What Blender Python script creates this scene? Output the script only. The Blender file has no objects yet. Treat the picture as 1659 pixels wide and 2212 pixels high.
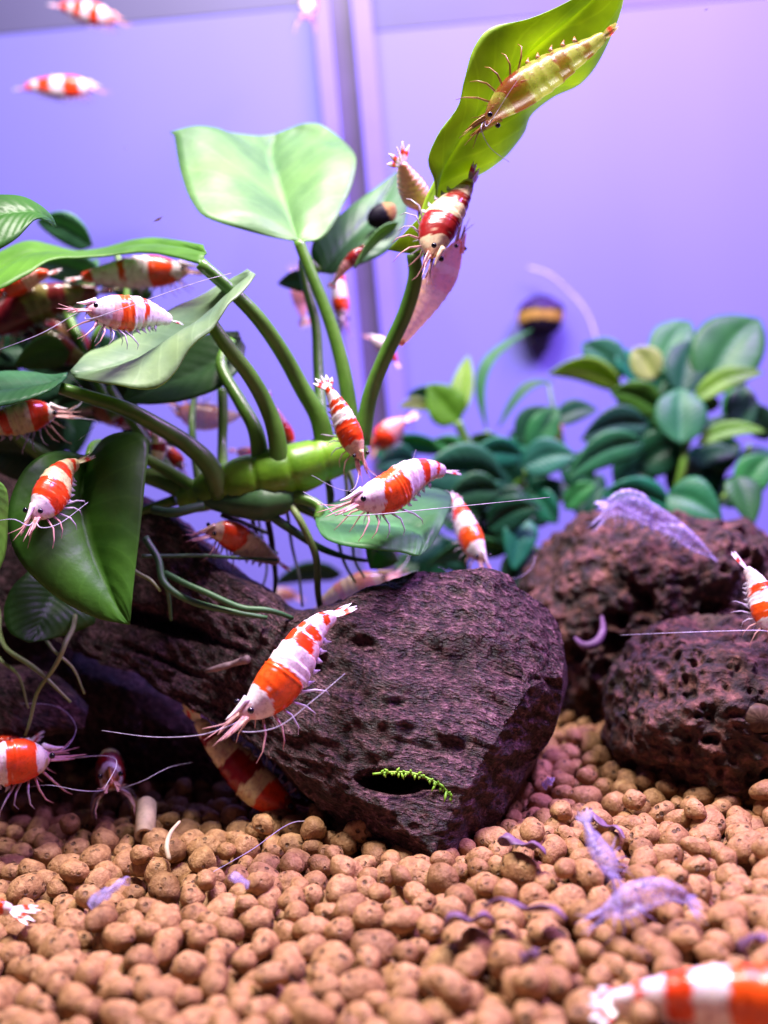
import bpy, bmesh, math, random
from mathutils import Vector, Matrix, noise
random.seed(7)
R = math.radians
# ------------------------------------------------------------------ camera, world, light
scene = bpy.context.scene
CAM = Vector((0, 0, 0.056)); PITCH = R(5.0); ROLL = R(5.2); TV = math.tan(R(25.5)); TH = TV * 0.75
F = Vector((0, math.cos(PITCH), -math.sin(PITCH)))
r0 = Vector((1, 0, 0)); u0 = Vector((0, math.sin(PITCH), math.cos(PITCH)))
RT = r0 * math.cos(ROLL) - u0 * math.sin(ROLL)
UP = r0 * math.sin(ROLL) + u0 * math.cos(ROLL)
cd = bpy.data.cameras.new('camera'); cam = bpy.data.objects.new('camera', cd)
scene.collection.objects.link(cam)
M3 = Matrix((RT, UP, -F)).transposed()
cam.matrix_world = Matrix.Translation(CAM) @ M3.to_4x4()
cd.sensor_fit = 'VERTICAL'; cd.sensor_height = 36; cd.sensor_width = 27
cd.lens = 18 / TV; cd.clip_start = 0.005; cd.clip_end = 5
cd.dof.use_dof = True; cd.dof.focus_distance = 0.139
cd.dof.aperture_fstop = (cd.lens / 1000) / 0.0028
scene.camera = cam
w = bpy.data.worlds.new('World'); scene.world = w; w.use_nodes = True
w.node_tree.nodes['Background'].inputs[0].default_value = (0.42, 0.26, 1.0, 1)
w.node_tree.nodes['Background'].inputs[1].default_value = 0.045
def area(name, loc, target, sx, sy, power, col):
    l = bpy.data.lights.new(name, 'AREA'); l.shape = 'RECTANGLE'; l.size = sx; l.size_y = sy
    l.energy = power; l.color = col
    o = bpy.data.objects.new(name, l); scene.collection.objects.link(o)
    o.location = loc; o.rotation_euler = (Vector(target) - Vector(loc)).to_track_quat('-Z', 'Y').to_euler()
    return o
area('aquarium_lamp', (0.0, 0.124, 0.29), (0.0, 0.130, 0.0), 0.15, 0.03, 2.55, (1.0, 0.88, 0.88))
area('violet_lamp', (0.125, 0.155, 0.225), (0.04, 0.175, 0.03), 0.12, 0.03, 1.45, (0.62, 0.32, 1.0))
scene.view_settings.view_transform = 'Standard'; scene.view_settings.look = 'None'
scene.view_settings.exposure = 0.0; scene.view_settings.gamma = 1.0
scene.render.engine = 'CYCLES'

# ------------------------------------------------------------------ helpers (photo pixels on a 1659x2212 grid, depth in cm along the view axis)
W2, H2 = 829.5, 1106.0
def ray(x, y): return F + RT * ((x - W2) / W2 * TH) + UP * ((H2 - y) / H2 * TV)
def P(x, y, d): return CAM + ray(x, y) * (d * 0.01)
def px(d): return d * 0.01 * TH / W2            # metres per photo pixel at depth d
def ground_d(x, y, z=0.0): r = ray(x, y); return (z - CAM.z) / r.z * 100
def proj(p):
    v = p - CAM; d = v.dot(F)
    if d <= 0.001: return None
    return (W2 + v.dot(RT) / d / TH * W2, H2 - v.dot(UP) / d / TV * H2, d * 100)
def camv(a, b, c): return (RT * a + UP * b - F * c).normalized()   # right, up, toward viewer
WPOS = {}
def link(name, verts, faces, mat, parent=None, origin=None, smooth=True, mats=None, matidx=None):
    me = bpy.data.meshes.new(name)
    if origin is None:
        n = len(verts); origin = Vector((sum(v[0] for v in verts) / n, sum(v[1] for v in verts) / n, min(v[2] for v in verts)))
    me.from_pydata([(v[0] - origin[0], v[1] - origin[1], v[2] - origin[2]) for v in verts], [], faces)
    for m in (mats or [mat]): me.materials.append(m)
    if matidx: me.polygons.foreach_set('material_index', matidx)
    if smooth: me.polygons.foreach_set('use_smooth', [True] * len(me.polygons))
    me.update()
    o = bpy.data.objects.new(name, me); scene.collection.objects.link(o)
    WPOS[o.name] = Vector(origin)
    if parent is not None:
        o.parent = parent; o.location = Vector(origin) - WPOS[parent.name]
    else: o.location = origin
    return o
def tag(o, label, cat, group=None):
    o['label'] = label; o['category'] = cat
    if group: o['group'] = group
    return o
def empty(name, loc):
    o = bpy.data.objects.new(name, None); scene.collection.objects.link(o); o.location = loc
    o.empty_display_size = 0.01; WPOS[o.name] = Vector(loc); return o
def cr(pts, n):
    """Catmull-Rom through a list of Vectors / floats, n samples"""
    m = len(pts); out = []
    for i in range(n):
        t = i / (n - 1) * (m - 1); k = min(int(t), m - 2); f = t - k
        p1, p2 = pts[k], pts[k + 1]
        p0 = pts[k - 1] if k > 0 else p1 * 2 - p2
        p3 = pts[k + 2] if k + 2 < m else p2 * 2 - p1
        out.append(((p1 * 2) + (p2 - p0) * f + (p0 * 2 - p1 * 5 + p2 * 4 - p3) * (f * f) + (p1 * 3 - p0 - p2 * 3 + p3) * (f ** 3)) * 0.5)
    return out
def arclen(pts, n):
    fine = cr(pts, max(60, n * 3)); L = [0.0]
    for a, b in zip(fine, fine[1:]): L.append(L[-1] + (b - a).length)
    out = []; j = 0
    for i in range(n):
        t = L[-1] * i / (n - 1)
        while j < len(L) - 2 and L[j + 1] < t: j += 1
        f = (t - L[j]) / max(1e-9, L[j + 1] - L[j]); out.append(fine[j].lerp(fine[j + 1], min(1, max(0, f))))
    return out, L[-1]
def lin(tab, x):
    for (a, b), (c, d) in zip(tab, tab[1:]):
        if x <= c: return b + (d - b) * (x - a) / (c - a)
    return tab[-1][1]
def tube(V, Fc, path, radii, ns=6, flat=None):
    """append a tapered tube to V / Fc; flat=(vec,k) squashes along vec"""
    b = len(V); n = len(path); prev = None
    for i, p in enumerate(path):
        t = (path[min(i + 1, n - 1)] - path[max(i - 1, 0)]).normalized()
        a = prev if prev is not None else (Vector((0, 0, 1)) if abs(t.z) < .9 else Vector((1, 0, 0)))
        a = (a - t * a.dot(t)).normalized(); c = t.cross(a); prev = a
        r = radii[i] if isinstance(radii, (list, tuple)) else radii
        for k in range(ns):
            q = 2 * math.pi * k / ns; o = (a * math.cos(q) + c * math.sin(q)) * r
            if flat: o = o - flat[0] * (o.dot(flat[0]) * (1 - flat[1]))
            V.append(p + o)
    for i in range(n - 1):
        for k in range(ns):
            k2 = (k + 1) % ns; Fc.append((b + i * ns + k, b + i * ns + k2, b + (i + 1) * ns + k2, b + (i + 1) * ns + k))
    Fc.append(tuple(b + k for k in range(ns))[::-1]); Fc.append(tuple(b + (n - 1) * ns + k for k in range(ns)))
def tube_obj(name, pts, radii, mat, parent=None, n=24, ns=10, jitter=0):
    path = cr(pts, n)
    rr = [lin([(i / (len(radii) - 1), v) for i, v in enumerate(radii)], i / (n - 1)) for i in range(n)]
    if jitter:
        path = [p + Vector((noise.noise(p * 160), noise.noise(p * 160 + Vector((9, 0, 0))), noise.noise(p * 160 + Vector((0, 9, 0))))) * jitter for p in path]
    V, Fc = [], []; tube(V, Fc, path, rr, ns)
    return link(name, V, Fc, mat, parent, origin=path[-1])

# ------------------------------------------------------------------ materials
class NT:
    def __init__(s, name):
        s.m = bpy.data.materials.new(name); s.m.use_nodes = True; s.t = s.m.node_tree
        s.b = s.t.nodes['Principled BSDF']; s.out = s.t.nodes['Material Output']
    def n(s, typ, **kw):
        nd = s.t.nodes.new(typ)
        for k, v in kw.items():
            if k.startswith('i_'):
                key = k[2:]; key = int(key) if key.isdigit() else key.replace('_', ' ')
                nd.inputs[key].default_value = v
            else: setattr(nd, k, v)
        return nd
    def l(s, a, b): s.t.links.new(a, b)
    def ramp(s, fac, stops):
        nd = s.n('ShaderNodeValToRGB'); e = nd.color_ramp.elements
        while len(e) < len(stops): e.new(0.5)
        for el, (p, c) in zip(e, stops): el.position = p; el.color = (*c, 1)
        s.l(fac, nd.inputs[0]); return nd.outputs[0]
    def mapped(s, coord, scale):
        t = s.n('ShaderNodeTexCoord'); mp = s.n('ShaderNodeMapping'); mp.inputs['Scale'].default_value = scale
        s.l(t.outputs[coord], mp.inputs[0]); return mp.outputs[0]
    def noise(s, vec, scale, detail=4, rough=.55):
        nd = s.n('ShaderNodeTexNoise'); nd.inputs['Scale'].default_value = scale; nd.inputs['Detail'].default_value = detail
        nd.inputs['Roughness'].default_value = rough; s.l(vec, nd.inputs['Vector']); return nd.outputs[0]
    def bump(s, h, dist, strength=1.0, prev=None):
        nd = s.n('ShaderNodeBump'); nd.inputs['Distance'].default_value = dist; nd.inputs['Strength'].default_value = strength
        s.l(h, nd.inputs['Height'])
        if prev: s.l(prev, nd.inputs['Normal'])
        s.l(nd.outputs[0], s.b.inputs['Normal']); return nd.outputs[0]
    def math(s, op, a, b=None):
        nd = s.n('ShaderNodeMath', operation=op)
        for i, v in enumerate((a, b)):
            if v is None: continue
            if isinstance(v, (int, float)): nd.inputs[i].default_value = v
            else: s.l(v, nd.inputs[i])
        return nd.outputs[0]
    def mix(s, fac, a, b, typ='MIX'):
        nd = s.n('ShaderNodeMix', data_type='RGBA', blend_type=typ)
        for key, v in ((0, fac), (6, a), (7, b)):
            if isinstance(v, (int, float)): nd.inputs[key].default_value = v
            elif isinstance(v, tuple): nd.inputs[key].default_value = (*v, 1)
            else: s.l(v, nd.inputs[key])
        return nd.outputs[2]
    def set(s, **kw):
        for k, v in kw.items(): s.b.inputs[k.replace('_', ' ')].default_value = v
        return s
MAT = {}
def wall_mat():
    s = NT('lilac_glass'); c = s.mapped('Object', (1, 1, 0.35)); f = s.noise(c, 9, 3)
    s.l(s.ramp(f, [(.3, (.150, .155, .50)), (.7, (.185, .187, .58))]), s.b.inputs['Base Color']); s.set(Roughness=.5); s.b.inputs['Specular IOR Level'].default_value = .2
    return s.m
def plain(name, col, rough=.5, nscale=0, var=.25):
    s = NT(name)
    if nscale:
        f = s.noise(s.mapped('Object', (1, 1, 1)), nscale, 3)
        lo = tuple(c * (1 - var) for c in col); hi = tuple(min(1, c * (1 + var)) for c in col)
        s.l(s.ramp(f, [(.3, lo), (.7, hi)]), s.b.inputs['Base Color'])
    else: s.b.inputs['Base Color'].default_value = (*col, 1)
    s.set(Roughness=rough); return s.m
def pellet_mat():
    s = NT('fired_clay'); t = s.n('ShaderNodeTexCoord'); oi = s.n('ShaderNodeObjectInfo')
    at = s.n('ShaderNodeAttribute', attribute_name='tint')
    geo = s.n('ShaderNodeNewGeometry')
    pos = geo.outputs['Position']
    f = s.noise(pos, 1100, 5, .68); col = s.ramp(f, [(.30, (.15, .066, .022)), (.5, (.33, .170, .066)), (.72, (.52, .315, .145))])
    big = s.noise(pos, 330, 2); col = s.mix(s.math('MULTIPLY', big, .35), col, (.41, .225, .105))
    tn = s.math('ADD', oi.outputs['Random'], at.outputs['Fac']); tn = s.math('FRACT', tn)
    dark = s.ramp(tn, [(0, (.66, .60, .56)), (.25, (.92, .88, .84)), (.8, (1, 1, 1)), (1, (1, .98, 1))])
    col = s.mix(1.0, col, dark, 'MULTIPLY')
    v = s.n('ShaderNodeTexVoronoi'); v.inputs['Scale'].default_value = 820; s.l(pos, v.inputs['Vector'])
    pit0 = s.ramp(v.outputs['Distance'], [(.16, (0, 0, 0)), (.30, (1, 1, 1))])
    gate = s.ramp(s.noise(pos, 380, 2), [(.44, (1, 1, 1)), (.56, (0, 0, 0))])
    pit = s.mix(1.0, pit0, gate, 'LIGHTEN')
    s.l(s.mix(1.0, col, s.mix(.32, pit, (1, 1, 1)), 'MULTIPLY'), s.b.inputs['Base Color'])
    s.set(Roughness=.62); s.b.inputs['Specular IOR Level'].default_value = .45
    b = s.bump(pit, .0004, 1.0); s.bump(s.noise(pos, 2000, 4, .65), .00026, 1.0, b)
    return s.m
def wood_mat():
    s = NT('soaked_driftwood'); uv = s.n('ShaderNodeAttribute', attribute_name='grain')
    mp = s.n('ShaderNodeMapping'); mp.inputs['Scale'].default_value = (4.2, 11, 8); s.l(uv.outputs['Vector'], mp.inputs[0])
    geo = s.n('ShaderNodeNewGeometry'); pos = geo.outputs['Position']
    warp = s.n('ShaderNodeVectorMath', operation='MULTIPLY_ADD')
    nz = s.n('ShaderNodeTexNoise'); nz.inputs['Scale'].default_value = 130; s.l(pos, nz.inputs['Vector'])
    s.l(nz.outputs['Color'], warp.inputs[0]); warp.inputs[1].default_value = (1.2, 2.0, 1.0); s.l(mp.outputs[0], warp.inputs[2])
    g1 = s.noise(warp.outputs[0], 1.0, 5, .62)
    g2 = s.noise(warp.outputs[0], 2.7, 4, .6)
    spk = s.noise(pos, 850, 3, .6)
    h = s.math('ADD', s.math('ADD', s.math('MULTIPLY', g1, .30), s.math('MULTIPLY', g2, .42)), s.math('MULTIPLY', spk, .28))
    col = s.ramp(h, [(.41, (.009, .004, .005)), (.47, (.052, .021, .027)), (.535, (.150, .066, .082)), (.63, (.42, .22, .26))])
    big = s.noise(pos, 60, 3); col = s.mix(s.math('MULTIPLY', big, .55), col, s.mix(1.0, col, (.62, .55, .60), 'MULTIPLY'))
    s.l(col, s.b.inputs['Base Color']); s.set(Roughness=.55); s.b.inputs['Specular IOR Level'].default_value = .4
    b = s.bump(h, .0042, 1.0); s.bump(spk, .0006, .8, b)
    return s.m
def lava_mat():
    s = NT('lava_stone'); geo = s.n('ShaderNodeNewGeometry'); pos = geo.outputs['Position']
    f = s.noise(pos, 420, 6, .68); col = s.ramp(f, [(.38, (.008, .003, .003)), (.50, (.045, .015, .012)), (.60, (.125, .043, .033)), (.75, (.33, .155, .13))])
    al = s.ramp(s.noise(pos, 55, 3), [(.50, (0, 0, 0)), (.68, (1, 1, 1))])
    at = s.n('ShaderNodeAttribute', attribute_name='algae')
    k = s.math('MULTIPLY', s.math('MULTIPLY', al, .75), at.outputs['Fac'])
    col = s.mix(k, col, s.mix(f, (.035, .038, .010), (.24, .20, .07)))
    v = s.n('ShaderNodeTexVoronoi'); v.inputs['Scale'].default_value = 480; s.l(pos, v.inputs['Vector'])
    pit = s.ramp(v.outputs['Distance'], [(.12, (0, 0, 0)), (.45, (1, 1, 1))])
    s.l(col, s.b.inputs['Base Color']); s.set(Roughness=.75)
    b = s.bump(pit, .0010, .9); s.bump(f, .0012, 1.0, b)
    return s.m
def leaf_mat():
    s = NT('leaf_green'); oi = s.n('ShaderNodeObjectInfo'); uv = s.n('ShaderNodeUVMap', uv_map='blade')
    sep = s.n('ShaderNodeSeparateXYZ'); s.l(uv.outputs[0], sep.inputs[0])
    au = s.math('ABSOLUTE', s.math('SUBTRACT', s.math('MULTIPLY', sep.outputs[0], 2), 1))
    geo = s.n('ShaderNodeNewGeometry'); pos = geo.outputs['Position']
    nz = s.noise(pos, 90, 4); fine = s.noise(pos, 900, 3)
    ph = s.math('SUBTRACT', s.math('MULTIPLY', sep.outputs[1], 62), s.math('MULTIPLY', s.math('POWER', au, .8), 17))
    ph = s.math('ADD', ph, s.math('MULTIPLY', nz, 5))
    vein = s.math('SINE', ph)
    vs = s.ramp(vein, [(.0, (0, 0, 0)), (.86, (0, 0, 0)), (1, (1, 1, 1))])
    mid = s.ramp(au, [(0, (1, 1, 1)), (.028, (.8, .8, .8)), (.06, (0, 0, 0))])
    col = s.mix(1.0, oi.outputs['Color'], s.ramp(nz, [(.32, (.48, .54, .56)), (.68, (1.02, .98, .80))]), 'MULTIPLY')
    col = s.mix(s.math('MULTIPLY', fine, .22), col, s.mix(1.0, col, (.55, .6, .6), 'MULTIPLY'))
    lite = s.mix(1.0, col, (1.6, 1.5, 1.6), 'MULTIPLY')
    col = s.mix(s.math('MULTIPLY', vs, .22), col, lite); col = s.mix(s.math('MULTIPLY', mid, .6), col, lite)
    s.l(col, s.b.inputs['Base Color']); s.set(Roughness=.44); s.b.inputs['Specular IOR Level'].default_value = .40
    hh = s.math('ADD', s.math('MULTIPLY', vein, .12), s.math('MULTIPLY', fine, .35))
    nb = s.bump(hh, .00022, .7)
    tr = s.n('ShaderNodeBsdfTranslucent'); s.l(s.mix(1.0, col, (1.9, 1.6, .7), 'MULTIPLY'), tr.inputs[0])
    ms = s.n('ShaderNodeMixShader'); ms.inputs[0].default_value = .38
    s.l(s.b.outputs[0], ms.inputs[1]); s.l(tr.outputs[0], ms.inputs[2]); s.l(ms.outputs[0], s.out.inputs[0])
    return s.m
def stem_mat(name, a, b, rough=.35):
    s = NT(name); oi = s.n('ShaderNodeObjectInfo'); geo = s.n('ShaderNodeNewGeometry'); pos = geo.outputs['Position']
    f = s.noise(pos, 160, 4); col = s.ramp(f, [(.3, a), (.7, b)])
    s.l(col, s.b.inputs['Base Color']); s.set(Roughness=rough)
    s.b.inputs['Subsurface Weight'].default_value = .25; s.b.inputs['Subsurface Radius'].default_value = (.3, 1, .2); s.b.inputs['Subsurface Scale'].default_value = .001
    s.bump(s.noise(pos, 900, 3), .0001, .6); return s.m
def shrimp_mat(name, clear=0.0, rough=.28):
    s = NT(name); at = s.n('ShaderNodeAttribute', attribute_name='pattern'); geo = s.n('ShaderNodeNewGeometry'); pos = geo.outputs['Position']
    f = s.noise(pos, 1500, 4, .65)
    col = s.mix(1.0, at.outputs['Color'], s.ramp(f, [(.32, (.70, .62, .68)), (.5, (1, 1, 1)), (.7, (1.06, 1.06, 1.06))]), 'MULTIPLY')
    s.l(col, s.b.inputs['Base Color']); s.set(Roughness=rough)
    s.b.inputs['Subsurface Weight'].default_value = .22; s.b.inputs['Subsurface Radius'].default_value = (1, .5, .4); s.b.inputs['Subsurface Scale'].default_value = .0008
    s.b.inputs['Coat Weight'].default_value = .25; s.b.inputs['Coat Roughness'].default_value = .12
    s.bump(s.noise(pos, 1100, 3), .00008, .7)
    if clear:
        tp = s.n('ShaderNodeBsdfTransparent'); tl = s.n('ShaderNodeBsdfTranslucent'); s.l(col, tl.inputs[0])
        m1 = s.n('ShaderNodeMixShader'); m1.inputs[0].default_value = .35; s.l(s.b.outputs[0], m1.inputs[1]); s.l(tl.outputs[0], m1.inputs[2])
        m2 = s.n('ShaderNodeMixShader'); m2.inputs[0].default_value = clear; s.l(m1.outputs[0], m2.inputs[1]); s.l(tp.outputs[0], m2.inputs[2])
        s.l(m2.outputs[0], s.out.inputs[0])
    return s.m
def clear_mat(name, col, clear, rough=.3):
    s = NT(name); s.b.inputs['Base Color'].default_value = (*col, 1); s.set(Roughness=rough)
    geo = s.n('ShaderNodeNewGeometry'); f = s.noise(geo.outputs['Position'], 1200, 4)
    s.l(s.ramp(f, [(.35, tuple(c * .6 for c in col)), (.65, col)]), s.b.inputs['Base Color'])
    tp = s.n('ShaderNodeBsdfTransparent'); m = s.n('ShaderNodeMixShader')
    s.l(s.math('MULTIPLY', s.ramp(f, [(.3, (1, 1, 1)), (.7, (.6, .6, .6))]), clear), m.inputs[0])
    s.l(s.b.outputs[0], m.inputs[1]); s.l(tp.outputs[0], m.inputs[2]); s.l(m.outputs[0], s.out.inputs[0]); return s.m
MAT['wall'] = wall_mat(); MAT['pellet'] = pellet_mat(); MAT['wood'] = wood_mat(); MAT['lava'] = lava_mat(); MAT['leaf'] = leaf_mat()
MAT['stem'] = stem_mat('petiole_green', (.055, .15, .018), (.11, .25, .030))
MAT['rhiz'] = stem_mat('rhizome_green', (.07, .20, .008), (.20, .42, .018), .38)
MAT['root'] = stem_mat('root_green', (.025, .09, .035), (.06, .16, .05), .5)
MAT['rootpale'] = stem_mat('root_pale', (.16, .26, .06), (.34, .42, .18), .5)
MAT['rootdark'] = stem_mat('root_dark', (.02, .03, .03), (.05, .06, .04), .6)
MAT['shell'] = shrimp_mat('shrimp_shell'); MAT['shellc'] = shrimp_mat('shrimp_shell_clear', .32)
MAT['shellx'] = shrimp_mat('shrimp_shell_glassy', .55); MAT['limbx'] = clear_mat('shrimp_limb_brown', (.45, .20, .06), .4)
MAT['limb'] = clear_mat('shrimp_limb', (.78, .42, .42), .35); MAT['limbw'] = clear_mat('shrimp_limb_pale', (.70, .60, .80), .40)
MAT['ant'] = clear_mat('antenna_filament', (.75, .68, .95), .30)
MAT['eye'] = plain('eye_black', (.006, .004, .012), .08)
MAT['molt'] = clear_mat('shed_shell', (.62, .52, 1.0), .84, .25)
MAT['litter'] = plain('violet_litter', (.15, .075, .16), .5, 400)
MAT['bed'] = plain('bed_base', (.10, .055, .03), .9)
MAT['trim'] = plain('trim_violet', (.20, .17, .72), .3, 30, .1); MAT['trimdark'] = plain('trim_dark', (.08, .06, .15), .35, 40)
MAT['rim'] = plain('rim_grey', (.075, .076, .17), .5, 14, .12)  # darker grey-lilac standing for the lamp's cutoff shadow on the wall
MAT['moss'] = stem_mat('moss_green', (.12, .30, .02), (.30, .60, .04), .5)
MAT['cream'] = plain('cream_ceramic', (.55, .42, .30), .6, 700)
MAT['twig'] = plain('twig_brown', (.30, .20, .22), .6, 500, .5)
MAT['snail'] = shrimp_mat('snail_shell', 0, .5); MAT['snail'].node_tree.nodes['Principled BSDF'].inputs['Coat Weight'].default_value = 0; MAT['snail'].node_tree.nodes['Principled BSDF'].inputs['Specular IOR Level'].default_value = .12; MAT['snail'].node_tree.nodes['Principled BSDF'].inputs['Subsurface Weight'].default_value = 0
MAT['fleck'] = plain('pale_fleck', (.85, .78, .85), .5)

# ------------------------------------------------------------------ setting: tank wall
WALL_Y = 0.292
def on_wall(x, y, off=0.0):
    r = ray(x, y); t = (WALL_Y - off - CAM.y) / r.y; return CAM + r * t
def box(V, Fc, x0, x1, y0, y1, z0, z1, top=None):
    b = len(V)
    for z in (z0, z1):
        for x, y in ((x0, y0), (x1, y0), (x1, y1), (x0, y1)): V.append(Vector((x, y, z)))
    Fc.extend([(b, b + 3, b + 2, b + 1), (b + 4, b + 5, b + 6, b + 7), (b, b + 1, b + 5, b + 4), (b + 1, b + 2, b + 6, b + 5), (b + 2, b + 3, b + 7, b + 6), (b + 3, b, b + 4, b + 7)])
V, Fc = [], []; box(V, Fc, -.26, .26, WALL_Y, WALL_Y + .006, -.03, .27)
o = link('tank_wall', V, Fc, MAT['wall'], smooth=False); o['kind'] = 'structure'
tankwall = o
a = on_wall(752, 0); b_ = on_wall(800, 900)
xs = (a.x + b_.x) / 2; print('seam x', a.x, b_.x)
u = px(29)
def strip(name, x0, x1, th, mat):
    V, Fc = [], []; box(V, Fc, x0, x1, WALL_Y - th, WALL_Y + .001, -.005, .262); return link(name, V, Fc, mat, tankwall, smooth=False)
strip('glass_edge', xs - 58 * u, xs - 24 * u, .004, MAT['trim'])
strip('silicone_seam', xs - 23.5 * u, xs + 22 * u, .0022, MAT['trimdark'])
strip('glass_edge', xs + 22.5 * u, xs + 62 * u, .005, MAT['trim'])
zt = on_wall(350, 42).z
V, Fc = [], []; box(V, Fc, -.25, xs - 59 * u, WALL_Y - .0003, WALL_Y + .001, zt, .262); link('rim_band', V, Fc, MAT['rim'], tankwall, smooth=False)  # thin sheets paint the shaded top of the wall, left and right
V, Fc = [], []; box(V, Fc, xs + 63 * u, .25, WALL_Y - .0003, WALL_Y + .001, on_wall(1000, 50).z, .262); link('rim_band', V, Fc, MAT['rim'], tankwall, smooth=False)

# ------------------------------------------------------------------ setting: gravel bed of clay pellets
def bed_h(x, y):
    return .0012 * noise.noise(Vector((x * 45, y * 45, 0))) + .0045 * math.exp(-((x - .062) ** 2 + (y - .185) ** 2) / .0006)
V, Fc = [], []; nx, ny = 60, 50
for j in range(ny + 1):
    for i in range(nx + 1):
        x = -.15 + .30 * i / nx; y = .06 + (WALL_Y - .06) * j / ny; V.append(Vector((x, y, bed_h(x, y) - .0042)))
for j in range(ny):
    for i in range(nx): k = j * (nx + 1) + i; Fc.append((k, k + 1, k + nx + 2, k + nx + 1))
bed = link('gravel_bed', V, Fc, MAT['bed']); bed['kind'] = 'structure'
def pellet_mesh(k, sub):
    bm = bmesh.new(); bmesh.ops.create_icosphere(bm, subdivisions=sub, radius=1)
    rr = random.Random(k * 31); el = rr.choice([1, 1, 1.1, 1.2, 1.35, 1.05]); el2 = rr.uniform(.86, 1.05); off = Vector((k * 7.3, k * 3.1, 1))
    bend = rr.uniform(-.2, .2)
    for v in bm.verts:
        p = v.co.copy(); n1 = noise.noise(p * 1.05 + off) * .20 + noise.noise(p * 2.6 + off) * .07 + noise.noise(p * 5.5 + off) * .03
        q = p * (1 + n1); q.x *= el; q.y *= el2; q.z *= rr.uniform(.999, 1.001) * .92; q.y += bend * q.x * q.x * .5; v.co = q
    return bm
PV = 14
pm = []; plow = []; pmid = []
for k in range(PV):
    bm = pellet_mesh(k, 3); me = bpy.data.meshes.new('pellet'); bm.to_mesh(me); bm.free()
    me.polygons.foreach_set('use_smooth', [True] * len(me.polygons)); me.materials.append(MAT['pellet']); pm.append(me)
    pmid.append(([v.co.copy() for v in me.vertices], [tuple(p.vertices) for p in me.polygons]))
    bm = pellet_mesh(k, 2); plow.append(([v.co.copy() for v in bm.verts], [tuple(v.index for v in f.verts) for f in bm.faces])); bm.free()
rg = random.Random(3)
def darts(y0, y1, dmin, tries, seed):
    rr = random.Random(seed); cell = dmin; G = {}; out = []
    for _ in range(tries):
        y = rr.uniform(y0, y1); hw = .0045 + y * .40; x = rr.uniform(-hw, hw)
        r = dmin * rr.uniform(.74, 1.28) * .5 * (1.2 if rr.random() < .08 else 1)
        ci, cj = int(x // cell), int(y // cell); ok = True
        for a in (-2, -1, 0, 1, 2):
            for b in (-2, -1, 0, 1, 2):
                for (qx, qy, qr) in G.get((ci + a, cj + b), ()):
                    if (qx - x) ** 2 + (qy - y) ** 2 < ((r + qr) * .93) ** 2: ok = False; break
                if not ok: break
            if not ok: break
        if ok: G.setdefault((ci, cj), []).append((x, y, r)); out.append((x, y, r))
    return out
pel = []
for (x, y, r) in darts(.074, WALL_Y - .003, .0030, 52000, 5):
    pel.append((Vector((x, y, bed_h(x, y) + rg.uniform(-.0010, .0007))), r * 1.10))
for (x, y, r) in darts(.074, .23, .0030, 18000, 6):
    pel.append((Vector((x, y, bed_h(x, y) - .0026)), r * 1.15))
for (x, y, r) in darts(.074, .20, .0075, 5000, 9):       # a few lying proud on top
    if rg.random() < .45: pel.append((Vector((x, y, bed_h(x, y) + .0021)), rg.uniform(.0012, .0018)))
vis = []
for i, (p, r) in enumerate(pel):
    q = proj(p + Vector((0, 0, r * .5)))
    if q and -10 < q[0] < 1670 and 1560 < q[1] < 2225 and p.z > bed_h(p.x, p.y) - .0015: vis.append((r / q[2], i))
vis.sort(reverse=True); single = set(i for _, i in vis[:300])
AV, AF = [], []; tint = []
for i, (p, r) in enumerate(pel):
    rot = Matrix.Rotation(rg.uniform(0, 6.28), 3, 'Z') @ Matrix.Rotation(rg.uniform(-.5, .5), 3, 'X') @ Matrix.Rotation(rg.uniform(-.5, .5), 3, 'Y'); k = rg.randrange(PV)
    if i in single:
        o = bpy.data.objects.new('pellet', pm[k]); scene.collection.objects.link(o); o.parent = bed; o.location = p - WPOS[bed.name]
        o.rotation_euler = rot.to_euler(); o.scale = (r, r, r)
    else:
        vv, ff = (pmid if p.y < .19 and p.z > bed_h(p.x, p.y) - .0015 else plow)[k]; b = len(AV); tn = rg.random()
        AV.extend([p + rot @ (v * r) for v in vv]); AF.extend([tuple(b + q for q in f) for f in ff]); tint.extend([tn] * len(vv))
o = link('gravel', AV, AF, MAT['pellet'], bed); o['kind'] = 'stuff'
at = o.data.attributes.new('tint', 'FLOAT', 'POINT'); at.data.foreach_set('value', tint)
print('pellets', len(pel), 'tris', len(AF))

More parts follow.
